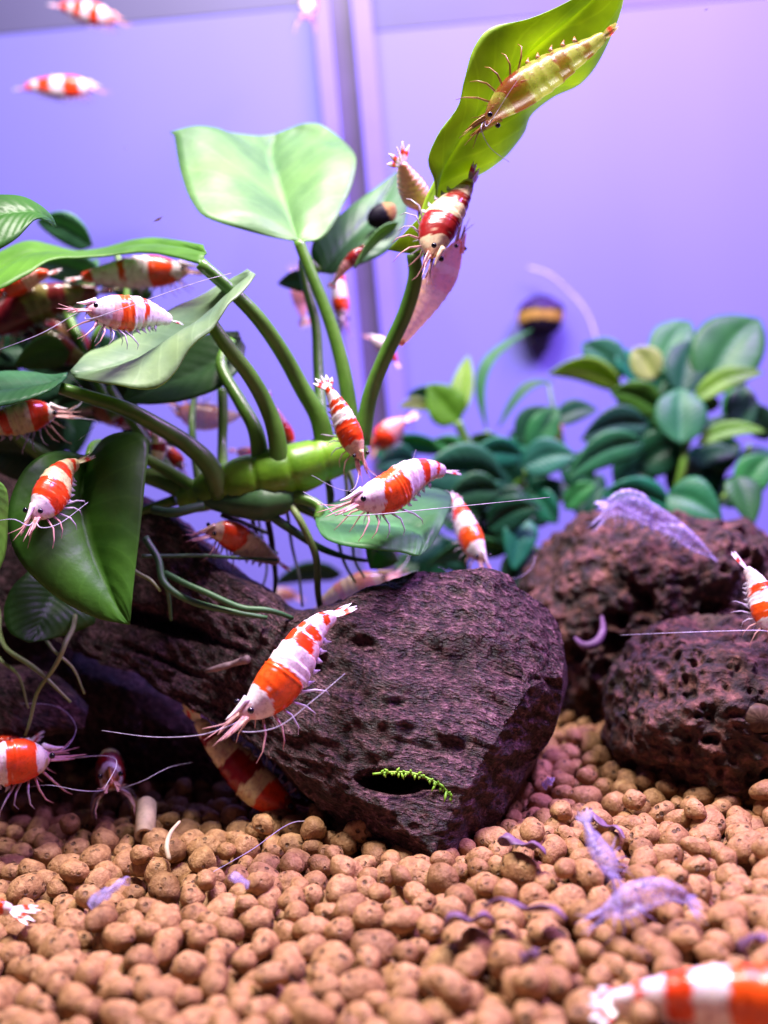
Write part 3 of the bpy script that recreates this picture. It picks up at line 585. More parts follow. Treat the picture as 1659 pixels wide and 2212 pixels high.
RO = [([(560, 1090, 15.7), (610, 1130, 15.7), (660, 1165, 15.8), (730, 1200, 16.0), (800, 1212, 16.4)], (22, 20, 16, 8), 'root'), ([(628, 1090, 15.7), (650, 1130, 15.6), (680, 1190, 15.7), (688, 1250, 15.9), (692, 1310, 16.2)], (16, 16, 16, 14), 'rootpale'),
    ([(312, 1160, 15.0), (340, 1205, 14.9), (352, 1262, 14.8), (420, 1300, 14.8), (500, 1320, 14.8), (575, 1334, 14.9)], (16, 16, 15, 9), 'root'), ([(355, 1240, 14.9), (440, 1278, 14.7), (520, 1312, 14.7), (575, 1318, 14.7), (632, 1336, 14.9)], (14, 15, 15, 9), 'root'),
    ([(305, 1200, 15.3), (390, 1200, 15.5), (500, 1202, 15.7), (600, 1212, 15.8)], (9, 9, 8, 7), 'root'), ([(170, 1300, 16.2), (158, 1350, 15.4), (140, 1388, 15.0), (120, 1440, 15), (80, 1500, 15), (52, 1592, 15)], (10, 11, 9, 6), 'rootpale'), ([(-10, 1310, 16.4), (2, 1370, 15.6), (20, 1405, 15.2), (65, 1438, 15.1), (105, 1465, 15), (157, 1518, 15)], (12, 10, 10, 5), 'rootpale'),
    ([(60, 1300, 16.4), (85, 1360, 15.8), (110, 1400, 15.3), (160, 1440, 15.3), (185, 1500, 15.3)], (7, 7, 4), 'rootpale'), ([(-30, 1320, 16.4), (-20, 1380, 15.8), (0, 1420, 15.5), (40, 1460, 15.4), (60, 1530, 15.4)], (8, 8, 4), 'rootpale'), ([(262, 1190, 15.4), (276, 1215, 15.1), (290, 1235, 14.9), (320, 1255, 14.8), (345, 1280, 14.8)], (10, 9, 6), 'rootpale'),
    ([(575, 1095, 16.0), (586, 1150, 16.4), (590, 1205, 16.6), (592, 1260, 16.7), (588, 1320, 16.8)], (14, 13, 8), 'rootdark'), ([(615, 1080, 16.2), (628, 1140, 16.7), (635, 1195, 17), (645, 1250, 17), (655, 1310, 17)], (8, 7, 6), 'rootdark'), ([(700, 1010, 16.4), (712, 1100, 16.6), (730, 1175, 16.6), (745, 1215, 16.6), (770, 1260, 16.6)], (9, 8, 6), 'rootpale'), ([(740, 1000, 16.5), (752, 1100, 16.6), (760, 1180, 16.6), (772, 1220, 16.6), (790, 1250, 16.6)], (8, 7, 5), 'rootpale'),
    ([(540, 1110, 16.5), (560, 1160, 16.6), (600, 1195, 16.6)], (10, 9, 7), 'rootdark'), ([(480, 1110, 16.2), (530, 1130, 16.4), (580, 1150, 16.6)], (14, 12, 9), 'rootdark'), ([(640, 1085, 16), (700, 1120, 16), (760, 1160, 16.2), (860, 1215, 16.6)], (12, 12, 10, 6), 'root'), ([(545, 1085, 16.3), (555, 1110, 16.7), (560, 1140, 17), (575, 1220, 17), (560, 1290, 17)], (6, 6, 5), 'rootdark'),
    ([(700, 1020, 16.4), (715, 1070, 16.5), (712, 1110, 16.5)], (14, 12, 10), 'root'), ([(745, 1010, 16.6), (760, 1060, 16.7), (750, 1100, 16.7)], (12, 10, 8), 'rootpale'), ([(330, 1100, 15.6), (380, 1110, 15.5), (440, 1095, 15.6)], (20, 22, 20), 'root'), ([(340, 1205, 14.9), (360, 1280, 15), (370, 1340, 15.2)], (10, 10, 7), 'root')]
for pts, w_, m_ in RO: tube_obj('root', px3(pts), [k * .5 * px(pts[0][2]) for k in w_], MAT[m_], anu, 26, 8, .0004)

# small-leaved plants at the back right
def plant(name, label, at, leaves, stems):
    e = empty(name, P(*at)); tag(e, label, 'plant', None)
    for (b, t, hw, d0, d1, tw, c, *ex) in leaves:
        kw = ex[0] if ex else {}; lf = gleaf(e, b, t, hw, d0, d1, tw, c, **kw)
    for pts, w_ in stems: tube_obj('stem', px3(pts), [k * .5 * px(pts[0][2]) for k in w_], MAT['stem'], e, 18, 8)
    return e
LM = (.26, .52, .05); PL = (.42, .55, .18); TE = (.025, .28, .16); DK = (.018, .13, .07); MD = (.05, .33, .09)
plant('small_leaf_plant', 'small plant with lime-green folded young leaf and curled strap leaves before lilac wall', (1060, 1010, 23.5), [
    ((990, 912), (925, 830), 46, 23.2, 23.0, -.2, (.13, .38, .02), dict(droop=0)), ((985, 905), (1012, 768), 26, 23.4, 23.8, .3, LM, dict(droop=0)), ((950, 868), (880, 852), 22, 23.6, 23.4, .4, (.06, .26, .12)), ((930, 880), (858, 880), 14, 23.2, 23, .2, PL),
    ((1052, 930), (1150, 712), 14, 23.8, 24.2, .5, (.06, .28, .10), dict(droop=.0, curve=-.24, prof=1)), ((1076, 925), (1195, 826), 12, 23.9, 24, .5, (.05, .20, .10), dict(droop=.22, prof=1)),
    ((1006, 994), (935, 950), 26, 22.6, 22.4, .2, MD), ((960, 975), (795, 968), 24, 22.8, 22.2, .6, TE, dict(droop=.1)), ((1080, 1000), (1020, 940), 34, 22.9, 22.7, .3, (.05, .20, .04)), ((1120, 960), (1190, 880), 34, 23, 22.8, .2, (.03, .16, .08)),
    ((1130, 985), (1000, 1000), 34, 22.0, 21.6, .3, TE), ((1090, 1040), (890, 1040), 62, 21.8, 21.2, .2, (.04, .22, .12)), ((1080, 1060), (960, 1085), 40, 21.4, 21.2, .3, (.04, .18, .08)), ((900, 1000), (810, 1010), 36, 22.6, 22.2, .2, (.03, .18, .12)), ((830, 990), (800, 940), 20, 23, 23, .2, TE),
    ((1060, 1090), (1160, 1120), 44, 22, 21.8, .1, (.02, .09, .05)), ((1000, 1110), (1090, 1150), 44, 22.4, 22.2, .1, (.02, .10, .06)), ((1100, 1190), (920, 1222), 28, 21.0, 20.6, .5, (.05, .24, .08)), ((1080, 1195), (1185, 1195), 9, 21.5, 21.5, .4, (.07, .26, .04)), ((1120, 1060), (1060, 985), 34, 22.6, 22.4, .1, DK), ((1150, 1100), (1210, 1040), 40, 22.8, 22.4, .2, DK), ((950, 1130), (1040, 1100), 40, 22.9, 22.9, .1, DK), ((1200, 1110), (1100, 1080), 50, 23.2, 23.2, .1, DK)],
    [([(988, 910, 23.2), (1010, 960, 23.3), (1040, 1010, 23.4), (1070, 1060, 23.4)], (20, 24, 30)), ([(1052, 930, 23.8), (1060, 980, 23.7), (1075, 1040, 23.6)], (12, 14, 18)), ([(1085, 960, 22.8), (1110, 1010, 22.8), (1130, 1060, 22.8)], (24, 26, 28)), ([(1006, 994, 22.6), (1040, 1005, 22.7), (1080, 1020, 22.8)], (10, 12, 14)), ([(1140, 1010, 22.6), (1120, 1040, 22.6), (1100, 1080, 22.8)], (20, 22, 24))])
plant('small_leaf_plant', 'dense bushy clump of rounded teal and lime leaves rising behind the lava rocks', (1380, 1120, 22.5), [
    ((1345, 838), (1184, 808), 30, 23.6, 23.2, .5, LM, dict(droop=.16)), ((1345, 815), (1258, 742), 42, 24.0, 24.0, .2, (.05, .24, .16)), ((1420, 808), (1490, 695), 46, 23.8, 24.2, .2, (.08, .32, .12)), ((1415, 820), (1368, 752), 36, 23.2, 23.2, .1, PL), ((1470, 858), (1500, 735), 48, 23.4, 23.8, .1, DK),
    ((1520, 850), (1640, 690), 76, 23.4, 23.8, .2, (.05, .24, .07)), ((1495, 868), (1650, 805), 26, 22.6, 22.4, .3, (.18, .42, .04)), ((1430, 890), (1318, 845), 36, 22.8, 22.6, .3, (.09, .30, .03)), ((1470, 962), (1470, 840), 56, 22.2, 22.6, .1, (.05, .27, .12)), ((1505, 958), (1655, 932), 20, 22.4, 22.2, .3, (.14, .38, .04)),
    ((1400, 918), (1255, 950), 40, 22.4, 22.2, .2, (.025, .13, .09)), ((1150, 985), (1205, 880), 34, 22.8, 22.8, .1, MD), ((1130, 1010), (1245, 985), 42, 22.2, 22.0, .1, (.04, .24, .17)), ((1390, 955), (1222, 1035), 38, 21.8, 21.6, .2, (.04, .26, .10)), ((1200, 910), (1290, 885), 26, 23.2, 23.2, .2, DK),
    ((1600, 1070), (1665, 985), 40, 22, 22, .2, MD), ((1440, 1070), (1560, 1125), 52, 21.2, 20.8, .1, (.03, .24, .10)), ((1590, 1030), (1625, 1138), 42, 21.6, 21.2, .2, (.045, .20, .06)), ((1450, 1095), (1295, 1068), 36, 21.6, 21.4, .2, TE), ((1220, 1100), (1285, 1045), 24, 21.8, 21.6, .2, MD),
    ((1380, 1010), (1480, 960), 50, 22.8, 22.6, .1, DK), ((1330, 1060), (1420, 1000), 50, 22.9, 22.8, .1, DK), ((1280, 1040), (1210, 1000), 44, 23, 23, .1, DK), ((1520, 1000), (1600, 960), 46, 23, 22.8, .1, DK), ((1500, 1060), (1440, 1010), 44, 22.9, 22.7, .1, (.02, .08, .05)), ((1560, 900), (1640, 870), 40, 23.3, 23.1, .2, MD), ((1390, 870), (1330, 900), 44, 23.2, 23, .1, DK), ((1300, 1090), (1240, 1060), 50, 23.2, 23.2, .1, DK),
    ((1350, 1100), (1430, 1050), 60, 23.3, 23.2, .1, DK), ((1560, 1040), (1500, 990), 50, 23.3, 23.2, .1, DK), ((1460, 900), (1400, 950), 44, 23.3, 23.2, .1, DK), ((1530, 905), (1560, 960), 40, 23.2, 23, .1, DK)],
    [([(1480, 960, 22.4), (1475, 1010, 22.4), (1460, 1080, 22.6)], (16, 20, 24)), ([(1345, 838, 23.4), (1400, 880, 23.2), (1440, 960, 23)], (8, 10, 14)), ([(1185, 830, 23.8), (1195, 880, 23.6), (1215, 960, 23.4)], (8, 9, 12)), ([(1520, 850, 23.2), (1500, 920, 23), (1470, 1000, 22.8)], (10, 12, 16)), ([(1620, 960, 22.6), (1600, 1020, 22.6), (1560, 1080, 22.6)], (10, 12, 14))])
for pl, n_, x0, x1, y0, y1, d0, d1 in ((bpy.data.objects['small_leaf_plant'], 16, 890, 1190, 1060, 1235, 20.6, 23.5), (bpy.data.objects['small_leaf_plant'], 8, 1040, 1210, 960, 1080, 23.2, 24.0), (bpy.data.objects['small_leaf_plant.001'], 20, 1210, 1640, 880, 1120, 22.6, 24.0), (bpy.data.objects['small_leaf_plant.001'], 6, 1330, 1650, 780, 900, 23.8, 24.6)):  # extra leaves, mostly very dark green, added to fill the gaps with shade
    for _ in range(n_):
        bx, by = rg.uniform(x0, x1), rg.uniform(y0, y1); a_ = rg.uniform(0, 6.28); dd = rg.uniform(d0, d1); ln_ = rg.uniform(70, 120)
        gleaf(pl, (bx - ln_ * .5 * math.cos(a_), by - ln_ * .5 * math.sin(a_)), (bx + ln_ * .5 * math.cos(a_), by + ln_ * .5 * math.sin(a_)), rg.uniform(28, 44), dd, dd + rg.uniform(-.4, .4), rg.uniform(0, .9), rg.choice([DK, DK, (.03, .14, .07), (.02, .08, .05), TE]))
for k_ in range(10):  # dark leaves added as a shaded backdrop to the left thicket
    bx, by = rg.uniform(-20, 280), rg.uniform(660, 960); a_ = rg.uniform(0, 6.28); dd = rg.uniform(19.2, 20.5)
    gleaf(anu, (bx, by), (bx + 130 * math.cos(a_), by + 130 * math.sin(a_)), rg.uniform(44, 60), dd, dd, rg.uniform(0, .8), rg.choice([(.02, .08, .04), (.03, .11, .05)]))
o = tube_obj('pale_root', [on_wall(1140, 577, .004), on_wall(1185, 592, .006), on_wall(1230, 630, .006), on_wall(1265, 670, .008), on_wall(1285, 720, .012), P(1300, 790, 25.5)], [.0003, .00028, .0002, .0002], MAT['ant'], None, 24, 6)
tag(o, 'thin pale root arching up the lilac wall beside the banded snail', 'root')

# ------------------------------------------------------------------ shrimps
COL = {'E': (.13, .008, .012), 'F': (.15, .13, .035), 'A': (.85, .28, .12), 'Q': (.88, .50, .30), 'W': (.88, .78, .82), 'R': (.74, .040, .010), 'O': (.82, .090, .008), 'D': (.27, .010, .010), 'Y': (.78, .66, .36), 'T': (.42, .17, .06), 'G': (.50, .50, .10), 'H': (.42, .34, .14), 'P': (.86, .42, .36), 'B': (.30, .15, .07), 'C': (.72, .55, .36), 'L': (.62, .54, .95)}  # E and F: maroon and olive, deepened for the shade under the leaves
PROF = [(0, .20), (.04, .36), (.10, .58), (.18, .80), (.28, .97), (.36, 1.0), (.42, .98), (.5, .95), (.6, .87), (.7, .74), (.8, .58), (.9, .43), (.96, .34), (1, .26)]
DEFB = [(.17, 'W'), (.42, 'R'), (.60, 'W'), (.70, 'R'), (.82, 'W'), (.88, 'R'), (1.0, 'W')]
def shrimp(label, pts, half, dorsal, bands=None, mat='shell', limb='limb', ants=(), fan=1.25, spread=.5, nr=72, ns=24, seed=0, legs=True, group=None, cat='shrimp', name='shrimp', spiky=1.0, aut=True, wide=.74, fcol='W', vent=2.05, tipcol='R', lens=1.0):
    bands = bands or DEFB; rr = random.Random(seed + 17)
    sp, Ln = arclen(px3(pts), nr); dm = sum(q[2] for q in pts) / len(pts); H = half * px(dm)
    D = camv(*dorsal); V, Fc, C, MI = [], [], [], []; fr = []
    for i in range(nr):
        t = (sp[min(i + 1, nr - 1)] - sp[max(i - 1, 0)]).normalized(); d = (D - t * D.dot(t)).normalized(); fr.append((t, d, t.cross(d)))
    def bandcol(s):
        for e, c in bands:
            if s <= e: return c
        return bands[-1][1]
    rw_ = []
    for i in range(nr):
        s = i / (nr - 1); t, d, l = fr[i]; r = lin(PROF, s) * H; fl = 0
        if s > .42: k = (s - .42) / (.58 / 6); fl = k % 1
        saw = 1 + (.07 * (fl - .4) if s > .42 else (.03 if s > .40 else 0))
        for j in range(ns):
            a = 2 * math.pi * j / ns; ca, sa = math.cos(a), math.sin(a)
            rv = r * saw * (1.0 if ca > 0 else .88 + (.16 * math.sin(math.pi * fl) * max(0, -ca) if s > .42 else 0)); rl = r * saw * wide * (1 if s < .45 else .94)
            sq = 1 + .10 * abs(math.sin(2 * a)) * (1 if ca < 0 else .3)
            V.append(sp[i] + d * (rv * ca) * sq + l * (rl * sa) * sq)
            jit = .022 * noise.noise(Vector((s * 9 + seed, sa * 3, ca * 3))) + .014 * noise.noise(Vector((s * 30, sa * 9 + seed, ca * 9)))
            jit += .03 * (ca < 0) * (-ca); c = bandcol(s + jit); col = COL[c]; ang = math.acos(max(-1, min(1, ca)))
            if c in 'ROD' and s > .5 and ang > vent + .5 * noise.noise(Vector((s * 14, seed, sa * 4))): col = COL[fcol]
            if c in 'ROD':
                m_ = noise.noise(Vector((s * 40 + seed, sa * 12, ca * 12)))
                if m_ > .60: col = tuple(.5 * x + .5 * y for x, y in zip(col, COL[fcol]))
                if c != 'D': g_ = .5 + .5 * noise.noise(Vector((s * 7, sa * 2 + seed, ca * 2))); col = tuple(x + (y - x) * g_ * .7 for x, y in zip(col, COL['O'] if c == 'R' else col))
            elif c in 'WYC':
                m_ = noise.noise(Vector((s * 34 + seed * 2, sa * 10, ca * 10))) + (.18 if fl > .88 and s > .42 else 0)
                if m_ > .42: col = tuple(x * y for x, y in zip(col, (.80, .62, .68)))
            if s < .07: col = tuple(x * y for x, y in zip(col, (.9, .68, .66)))
            C.append(col)
    for i in range(nr - 1):
        for j in range(ns): j2 = (j + 1) % ns; Fc.append((i * ns + j, (i + 1) * ns + j, (i + 1) * ns + j2, i * ns + j2)); MI.append(0)
    V.append(sp[0] - fr[0][0] * H * .12); C.append(COL['P']); k = len(V) - 1
    for j in range(ns): Fc.append((j, (j + 1) % ns, k)); MI.append(0)
    V.append(sp[-1]); C.append(COL['W']); k = len(V) - 1
    for j in range(ns): Fc.append(((nr - 1) * ns + (j + 1) % ns, (nr - 1) * ns + j, k)); MI.append(0)
    def add(path, radii, mi, col, nn=6, flat=None, n=None):
        pp = cr(path, n) if n else path; rr_ = [lin([(q / (len(radii) - 1), v) for q, v in enumerate(radii)], q / (len(pp) - 1)) for q in range(len(pp))]
        b = len(V); fb = len(Fc); tube(V, Fc, pp, rr_, nn, flat); C.extend([col(q // nn / (len(pp) - 1)) if callable(col) else col for q in range(len(V) - b)]); MI.extend([mi] * (len(Fc) - fb))
    t0, d0, l0 = fr[0]; hd = sp[0]; ih = int(nr * .10)
    # rostrum, antennal scales, antennules
    add([sp[int(nr * .09)] + fr[ih][1] * H * .56, hd + d0 * H * .30 - t0 * H * .18, hd + d0 * H * .22 - t0 * H * .62 * spiky], [H * .16, H * .10, H * .02], 0, COL[bandcol(.05)], 6, None, 8)
    for sd in (-1, 1):
        add([hd - d0 * H * .05 + l0 * sd * H * .22 + t0 * H * .1, hd - d0 * H * .16 + l0 * sd * H * .30 - t0 * H * .5, hd - d0 * H * .34 + l0 * sd * H * .26 - t0 * H * 1.0 * spiky], [H * .15, H * .16, H * .03], 1, COL['P'], 8, (d0, .35), 8)
        for q in range(2):
            add([hd + l0 * sd * H * .14, hd + l0 * sd * H * (.2 + .1 * q) - t0 * H * .6 - d0 * H * .12, hd + l0 * sd * H * (.34 + .35 * q) - t0 * H * (1.5 - .2 * q) * spiky + d0 * H * (.25 * q - .25)], [H * .06, H * .04, H * .012], 1, COL['P'], 5, None, 8)
    # walking legs and swimming legs
    if legs:
        for q in range(5):
            s = .12 + .062 * q; i = int(s * nr); t, d, l = fr[i]; r = lin(PROF, s) * H
            for sd in (-1, 1):
                e1, e2, e3 = (rr.uniform(-.12, .12) for _ in range(3)); root = sp[i] - d * r * .74 + l * sd * r * .34; k1 = -.55 + .34 * q
                kn = root + (-d * (.34 + e1) + l * sd * (.46 + e2) + t * k1 * .6) * H * lens; k2 = kn + (-d * (.42 + e3) + l * sd * .16 + t * (k1 * .5 - .16)) * H * lens; ft = k2 + (-d * .28 - l * sd * .02 + t * (k1 * .25 - .22 + e2)) * H * lens
                add([root, kn, k2, ft], [H * .065, H * .05, H * .032, H * .014], 1 if q < 2 else 2, COL['P'], 5)
        for q in range(5):
            s = .47 + .085 * q; i = int(s * nr); t, d, l = fr[i]; r = lin(PROF, s) * H
            for sd in (-1, 1):
                root = sp[i] - d * r * .78 + l * sd * r * .34
                add([root, root - d * H * .22 + l * sd * H * .06 - t * H * .05, root - d * H * .40 + l * sd * H * .07 + t * H * rr.uniform(.02, .2)], [H * .10, H * .12, H * .02], 2, COL['W'], 6, (l, .35))
    # tail fan
    te, de, le = fr[-1]; tb = sp[-1] - te * H * .08
    for a_, ln_, wd in ((0, .92, .11), (-.5, 1, .19), (.5, 1, .19), (-1, .92, .18), (1, .92, .18)):
        a2 = a_ * spread; dr = te * math.cos(a2) + le * math.sin(a2) + de * (-.06 * abs(a_) + (.08 if a_ == 0 else 0)); s_ = tb + le * math.sin(a_) * H * .10
        add([s_, s_ + dr * H * fan * .35 * ln_, s_ + dr * H * fan * .7 * ln_, s_ + dr * H * fan * ln_], [H * .09, H * wd, H * wd * .85, H * .02], 0, lambda v, a_=a_: COL[tipcol] if (.38 < v < .62 and a_ != 0) else COL[fcol], 8, (de, .28), 10)
    o = link(name, V, Fc, None, None, origin=sp[nr // 3] - fr[nr // 3][1] * H, mats=[MAT[mat], MAT[limb], MAT['limbw' if limb == 'limb' else limb]], matidx=MI)
    ca_ = o.data.color_attributes.new('pattern', 'FLOAT_COLOR', 'POINT')
    ca_.data.foreach_set('color', [x for c in C for x in (*c, 1)])
    tag(o, label, cat, group)
    if mat != 'molt':
        for sd in (-1, 1):                                  # eyes on short stalks
            ie = int(nr * .045); c = sp[ie] + fr[ie][1] * H * .30 + fr[ie][2] * sd * H * .50; ev, ef = [], []
            R_ = H * .135
            for a in range(9):
                th = math.pi * a / 8
                for b in range(12): ph = 2 * math.pi * b / 12; ev.append(c + Vector((math.sin(th) * math.cos(ph), math.sin(th) * math.sin(ph), math.cos(th))) * R_)
            for a in range(8):
                for b in range(12): ef.append((a * 12 + b, (a + 1) * 12 + b, (a + 1) * 12 + (b + 1) % 12, a * 12 + (b + 1) % 12))
            e = link('eye', ev, ef, MAT['eye'], o, origin=c)
    for sd in (-1, 1):
        if aut and not ants:
            p0 = hd - d0 * H * .15 + l0 * sd * H * .2
            pa = [p0, p0 - t0 * H * 1.1 + l0 * sd * H * .35, p0 - t0 * H * 1.9 + l0 * sd * H * 1.3 + d0 * H * .3, p0 - t0 * H * 1.6 + l0 * sd * H * 2.6 + d0 * H * .7, p0 - t0 * H * .4 + l0 * sd * H * 3.8 + d0 * H * .6]
            tube_obj('antenna', pa, [H * .022, H * .016, H * .009], MAT['ant'], o, 20, 5)
    for pa in ants:
        p0 = hd - d0 * H * .15
        tube_obj('antenna', [p0] + px3(pa), [.00008, .00006, .00003], MAT['ant'], o, 26, 5)
    return o
def S(label, pts, d, half, dorsal, bands=None, **kw):
    """pts: photo points head to tail; d: depth or (head, tail) depths"""
    dh, dt = d if isinstance(d, tuple) else (d, d); n = len(pts)
    return shrimp(label, [(x, y, dh + (dt - dh) * i / (n - 1)) for i, (x, y) in enumerate(pts)], half, dorsal, bands, seed=int(pts[0][0] * 3 + pts[0][1]) % 97, **kw)
G = 'red and white shrimps in the tank'
# hero on the driftwood
S('sharp red and white banded shrimp walking head-down over the front of the driftwood knob', [(522, 1545), (560, 1520), (600, 1480), (636, 1425), (662, 1382), (690, 1350), (722, 1330)], (13.2, 14.0), 54, (-.62, .50, .62), [(.20, 'W'), (.44, 'O'), (.61, 'W'), (.71, 'R'), (.725, 'W'), (.79, 'R'), (.88, 'W'), (.93, 'R'), (1, 'W')], group=G, nr=110, ns=36,
  ants=[[(495, 1568, 13.1), (430, 1588, 13.2), (330, 1592, 13.4), (220, 1578, 13.6)], [(520, 1580, 13.1), (600, 1570, 12.9), (680, 1510, 13.0), (745, 1455, 13.2)]], vent=1.75, fan=1.15, spread=.28, spiky=1.1)
# hero on the central leaf
S('bright red-orange and white shrimp standing on the round leaf above the driftwood knob', [(762, 1086), (800, 1078), (840, 1066), (872, 1040), (900, 1024), (930, 1016), (958, 1018)], (14.2, 15.2), 46, (-.12, .86, .42), [(.24, 'W'), (.49, 'O'), (.69, 'W'), (.79, 'R'), (.87, 'W'), (.92, 'R'), (1, 'W')], group=G, nr=110, ns=36,
  ants=[[(740, 1112, 14.1), (800, 1112, 13.9), (950, 1098, 13.9), (1100, 1083, 14.0), (1188, 1074, 14.1)], [(728, 1112, 14.1), (700, 1090, 14.1), (655, 1062, 14.2)]], fan=1.25, spread=.12, spiky=1.15)
S('red and white shrimp clinging head-down to the right end of the green rhizome', [(778, 992), (766, 962), (748, 920), (735, 888), (722, 862), (708, 838)], (14.8, 15.0), 33, (.45, .25, .85), [(.20, 'C'), (.48, 'R'), (.64, 'W'), (.70, 'R'), (.73, 'W'), (.80, 'R'), (.92, 'W'), (1, 'R')], group=G, spread=.75, fan=1.1)
S('red and white shrimp swimming head-down past the edge of the round leaf', [(1044, 1212), (1028, 1185), (1014, 1155), (1000, 1122), (990, 1095), (982, 1078)], (17.0, 17.8), 31, (.45, .25, .85), [(.22, 'W'), (.46, 'O'), (.66, 'W'), (.80, 'R'), (.92, 'W'), (1, 'R')], group=G, spread=.9, fan=1.0, lens=.6)
S('cream and red shrimp sitting on the big heart-shaped leaf', [(72, 1118), (95, 1092), (114, 1062), (126, 1036), (142, 1014), (166, 1000)], (13.8, 14.6), 42, (-.35, .55, .75), [(.20, 'W'), (.48, 'R'), (.66, 'Y'), (.78, 'R'), (.88, 'Y'), (.94, 'R'), (1, 'Y')], group=G, fcol='Y', spread=.25, ants=[[(60, 1135, 13.6), (30, 1122, 13.5), (-10, 1125, 13.5)], [(90, 1140, 13.6), (130, 1130, 13.6), (190, 1085, 13.8)]])
S('pink-bellied red and white shrimp perched on the slanting pale leaf', [(188, 668), (225, 675), (262, 678), (300, 676), (335, 682), (368, 692)], (14.0, 14.8), 40, (.05, .96, .25), [(.24, 'W'), (.34, 'P'), (.50, 'O'), (.62, 'W'), (.68, 'R'), (1, 'W')], group=G, limb='limb', ants=[[(175, 672, 13.9), (90, 720, 13.8), (0, 755, 13.8), (-40, 770, 13.8)], [(190, 690, 13.8), (270, 665, 13.5), (420, 612, 13.5), (500, 590, 13.6)], ], spread=.2, fan=.9)
S('long red and white shrimp clinging beneath the wavy leaf', [(408, 585), (370, 588), (322, 588), (270, 590), (222, 594), (178, 600)], 17.4, 36, (0, .9, .4), [(.14, 'W'), (.36, 'R'), (.58, 'W'), (.65, 'R'), (.90, 'W'), (1, 'R')], group=G, lens=.7, aut=False)
S('dark red and olive shrimp in the shade at the far left behind the leaves', [(-30, 720), (20, 690), (70, 660), (120, 645), (170, 635), (210, 630)], 17.6, 42, (-.1, .9, .4), [(.40, 'E'), (.62, 'F'), (.76, 'E'), (.9, 'F'), (1, 'E')], group=G, fcol='F', aut=False, lens=.6)
S('orange-red shrimp half hidden under the wavy leaf at the left edge', [(10, 640), (40, 612), (70, 598), (105, 590)], 17.2, 26, (0, .8, .5), [(.5, 'R'), (.8, 'P'), (1, 'R')], group=G, aut=False, legs=False)
S('yellowish and red banded shrimp at the left edge above the big heart-shaped leaf', [(122, 892), (86, 895), (45, 903), (0, 915), (-50, 928)], (15.6, 15.2), 38, (.1, .8, .55), [(.12, 'W'), (.35, 'R'), (.62, 'Y'), (.72, 'R'), (1, 'Y')], group=G, fcol='Y', ants=[])
S('dark red blotched shrimp in the shaded thicket behind the left leaves', [(60, 720), (100, 740), (140, 760), (185, 780)], 17.8, 40, (0, .7, .6), [(.3, 'E'), (.5, 'F'), (.8, 'E'), (1, 'F')], group=G, fcol='F', aut=False, legs=False)
S('deep red shrimp tucked low in the shaded thicket beside the slanting leaf', [(200, 770), (160, 742), (120, 715), (85, 690)], 18.4, 36, (.2, .7, .6), [(.4, 'E'), (.6, 'B'), (1, 'E')], group=G, fcol='F', aut=False, legs=False)
S('brown translucent shrimp silhouetted upside down between the petioles', [(385, 882), (415, 895), (445, 902), (480, 902), (512, 898)], 18.6, 30, (0, -.9, .3), [(.3, 'T'), (.5, 'B'), (.7, 'T'), (1, 'C')], group=G, mat='shellc', aut=False)
S('pink and red shrimp head-down behind the thick petioles above the rhizome', [(630, 975), (618, 945), (602, 915), (590, 888), (580, 866)], 17.4, 24, (.5, .2, .8), [(.15, 'W'), (.5, 'R'), (1, 'P')], group=G, aut=False, lens=.5)
S('red-backed cream shrimp hanging among the roots above the driftwood', [(448, 1152), (480, 1150), (515, 1165), (545, 1182), (575, 1200), (600, 1214)], (15.6, 16.2), 34, (.35, .8, .4), [(.16, 'C'), (.44, 'R'), (.66, 'C'), (.74, 'C'), (1, 'C')], group=G, fcol='C', aut=False, spread=.2)
S('pale amber shrimp resting behind the top of the driftwood knob', [(835, 1246), (808, 1258), (775, 1270), (740, 1282), (708, 1298), (690, 1312)], 17.6, 34, (-.3, .85, .35), [(.18, 'H'), (.42, 'T'), (.6, 'H'), (.7, 'T'), (.9, 'H'), (1, 'T')], group=G, mat='shellc', fcol='H')
S('yellow and deep red banded shrimp clinging under the driftwood edge', [(640, 1752), (596, 1728), (548, 1690), (504, 1642), (462, 1600), (428, 1556)], (15.4, 15.6), 46, (-.55, -.35, .7), [(.12, 'D'), (.28, 'R'), (.42, 'Y'), (.64, 'D'), (.82, 'Y'), (.88, 'D'), (1, 'Y')], group=G, fcol='Y', aut=False, lens=.6)
S('dark red shrimp deep under the driftwood knob behind the banded one', [(725, 1800), (690, 1780), (655, 1758), (615, 1735), (585, 1705)], (15.6, 15.8), 36, (-.5, -.3, .8), [(.3, 'D'), (.42, 'C'), (.7, 'D'), (.8, 'C'), (1, 'D')], group=G, lens=.5, ants=[[(640, 1775, 14.2), (540, 1838, 13.6), (420, 1906, 13.1)]])
S('red shrimp with white mask hovering just over the gravel below the root tips', [(108, 1632), (80, 1640), (40, 1645), (0, 1650), (-50, 1655), (-100, 1670)], (14.8, 14.2), 52, (.0, .9, .4), [(.18, 'W'), (.5, 'R'), (.7, 'W'), (1, 'R')], group=G)
S('deep red shrimp with white tail just behind the white-masked one', [(-60, 1650), (-20, 1625), (20, 1612), (50, 1608), (66, 1600)], 15.8, 30, (.1, .9, .3), [(.7, 'R'), (.85, 'D'), (1, 'W')], group=G, aut=False, legs=False)
S('brownish shrimp with white crescent on its head facing forward beside the cream tube', [(240, 1690), (239, 1678), (238, 1664), (238, 1652), (240, 1642), (250, 1640)], (15.2, 17.6), 40, (0, .9, .3), [(.10, 'T'), (.18, 'W'), (.40, 'D'), (1, 'C')], group=G, mat='shell', lens=1.2)
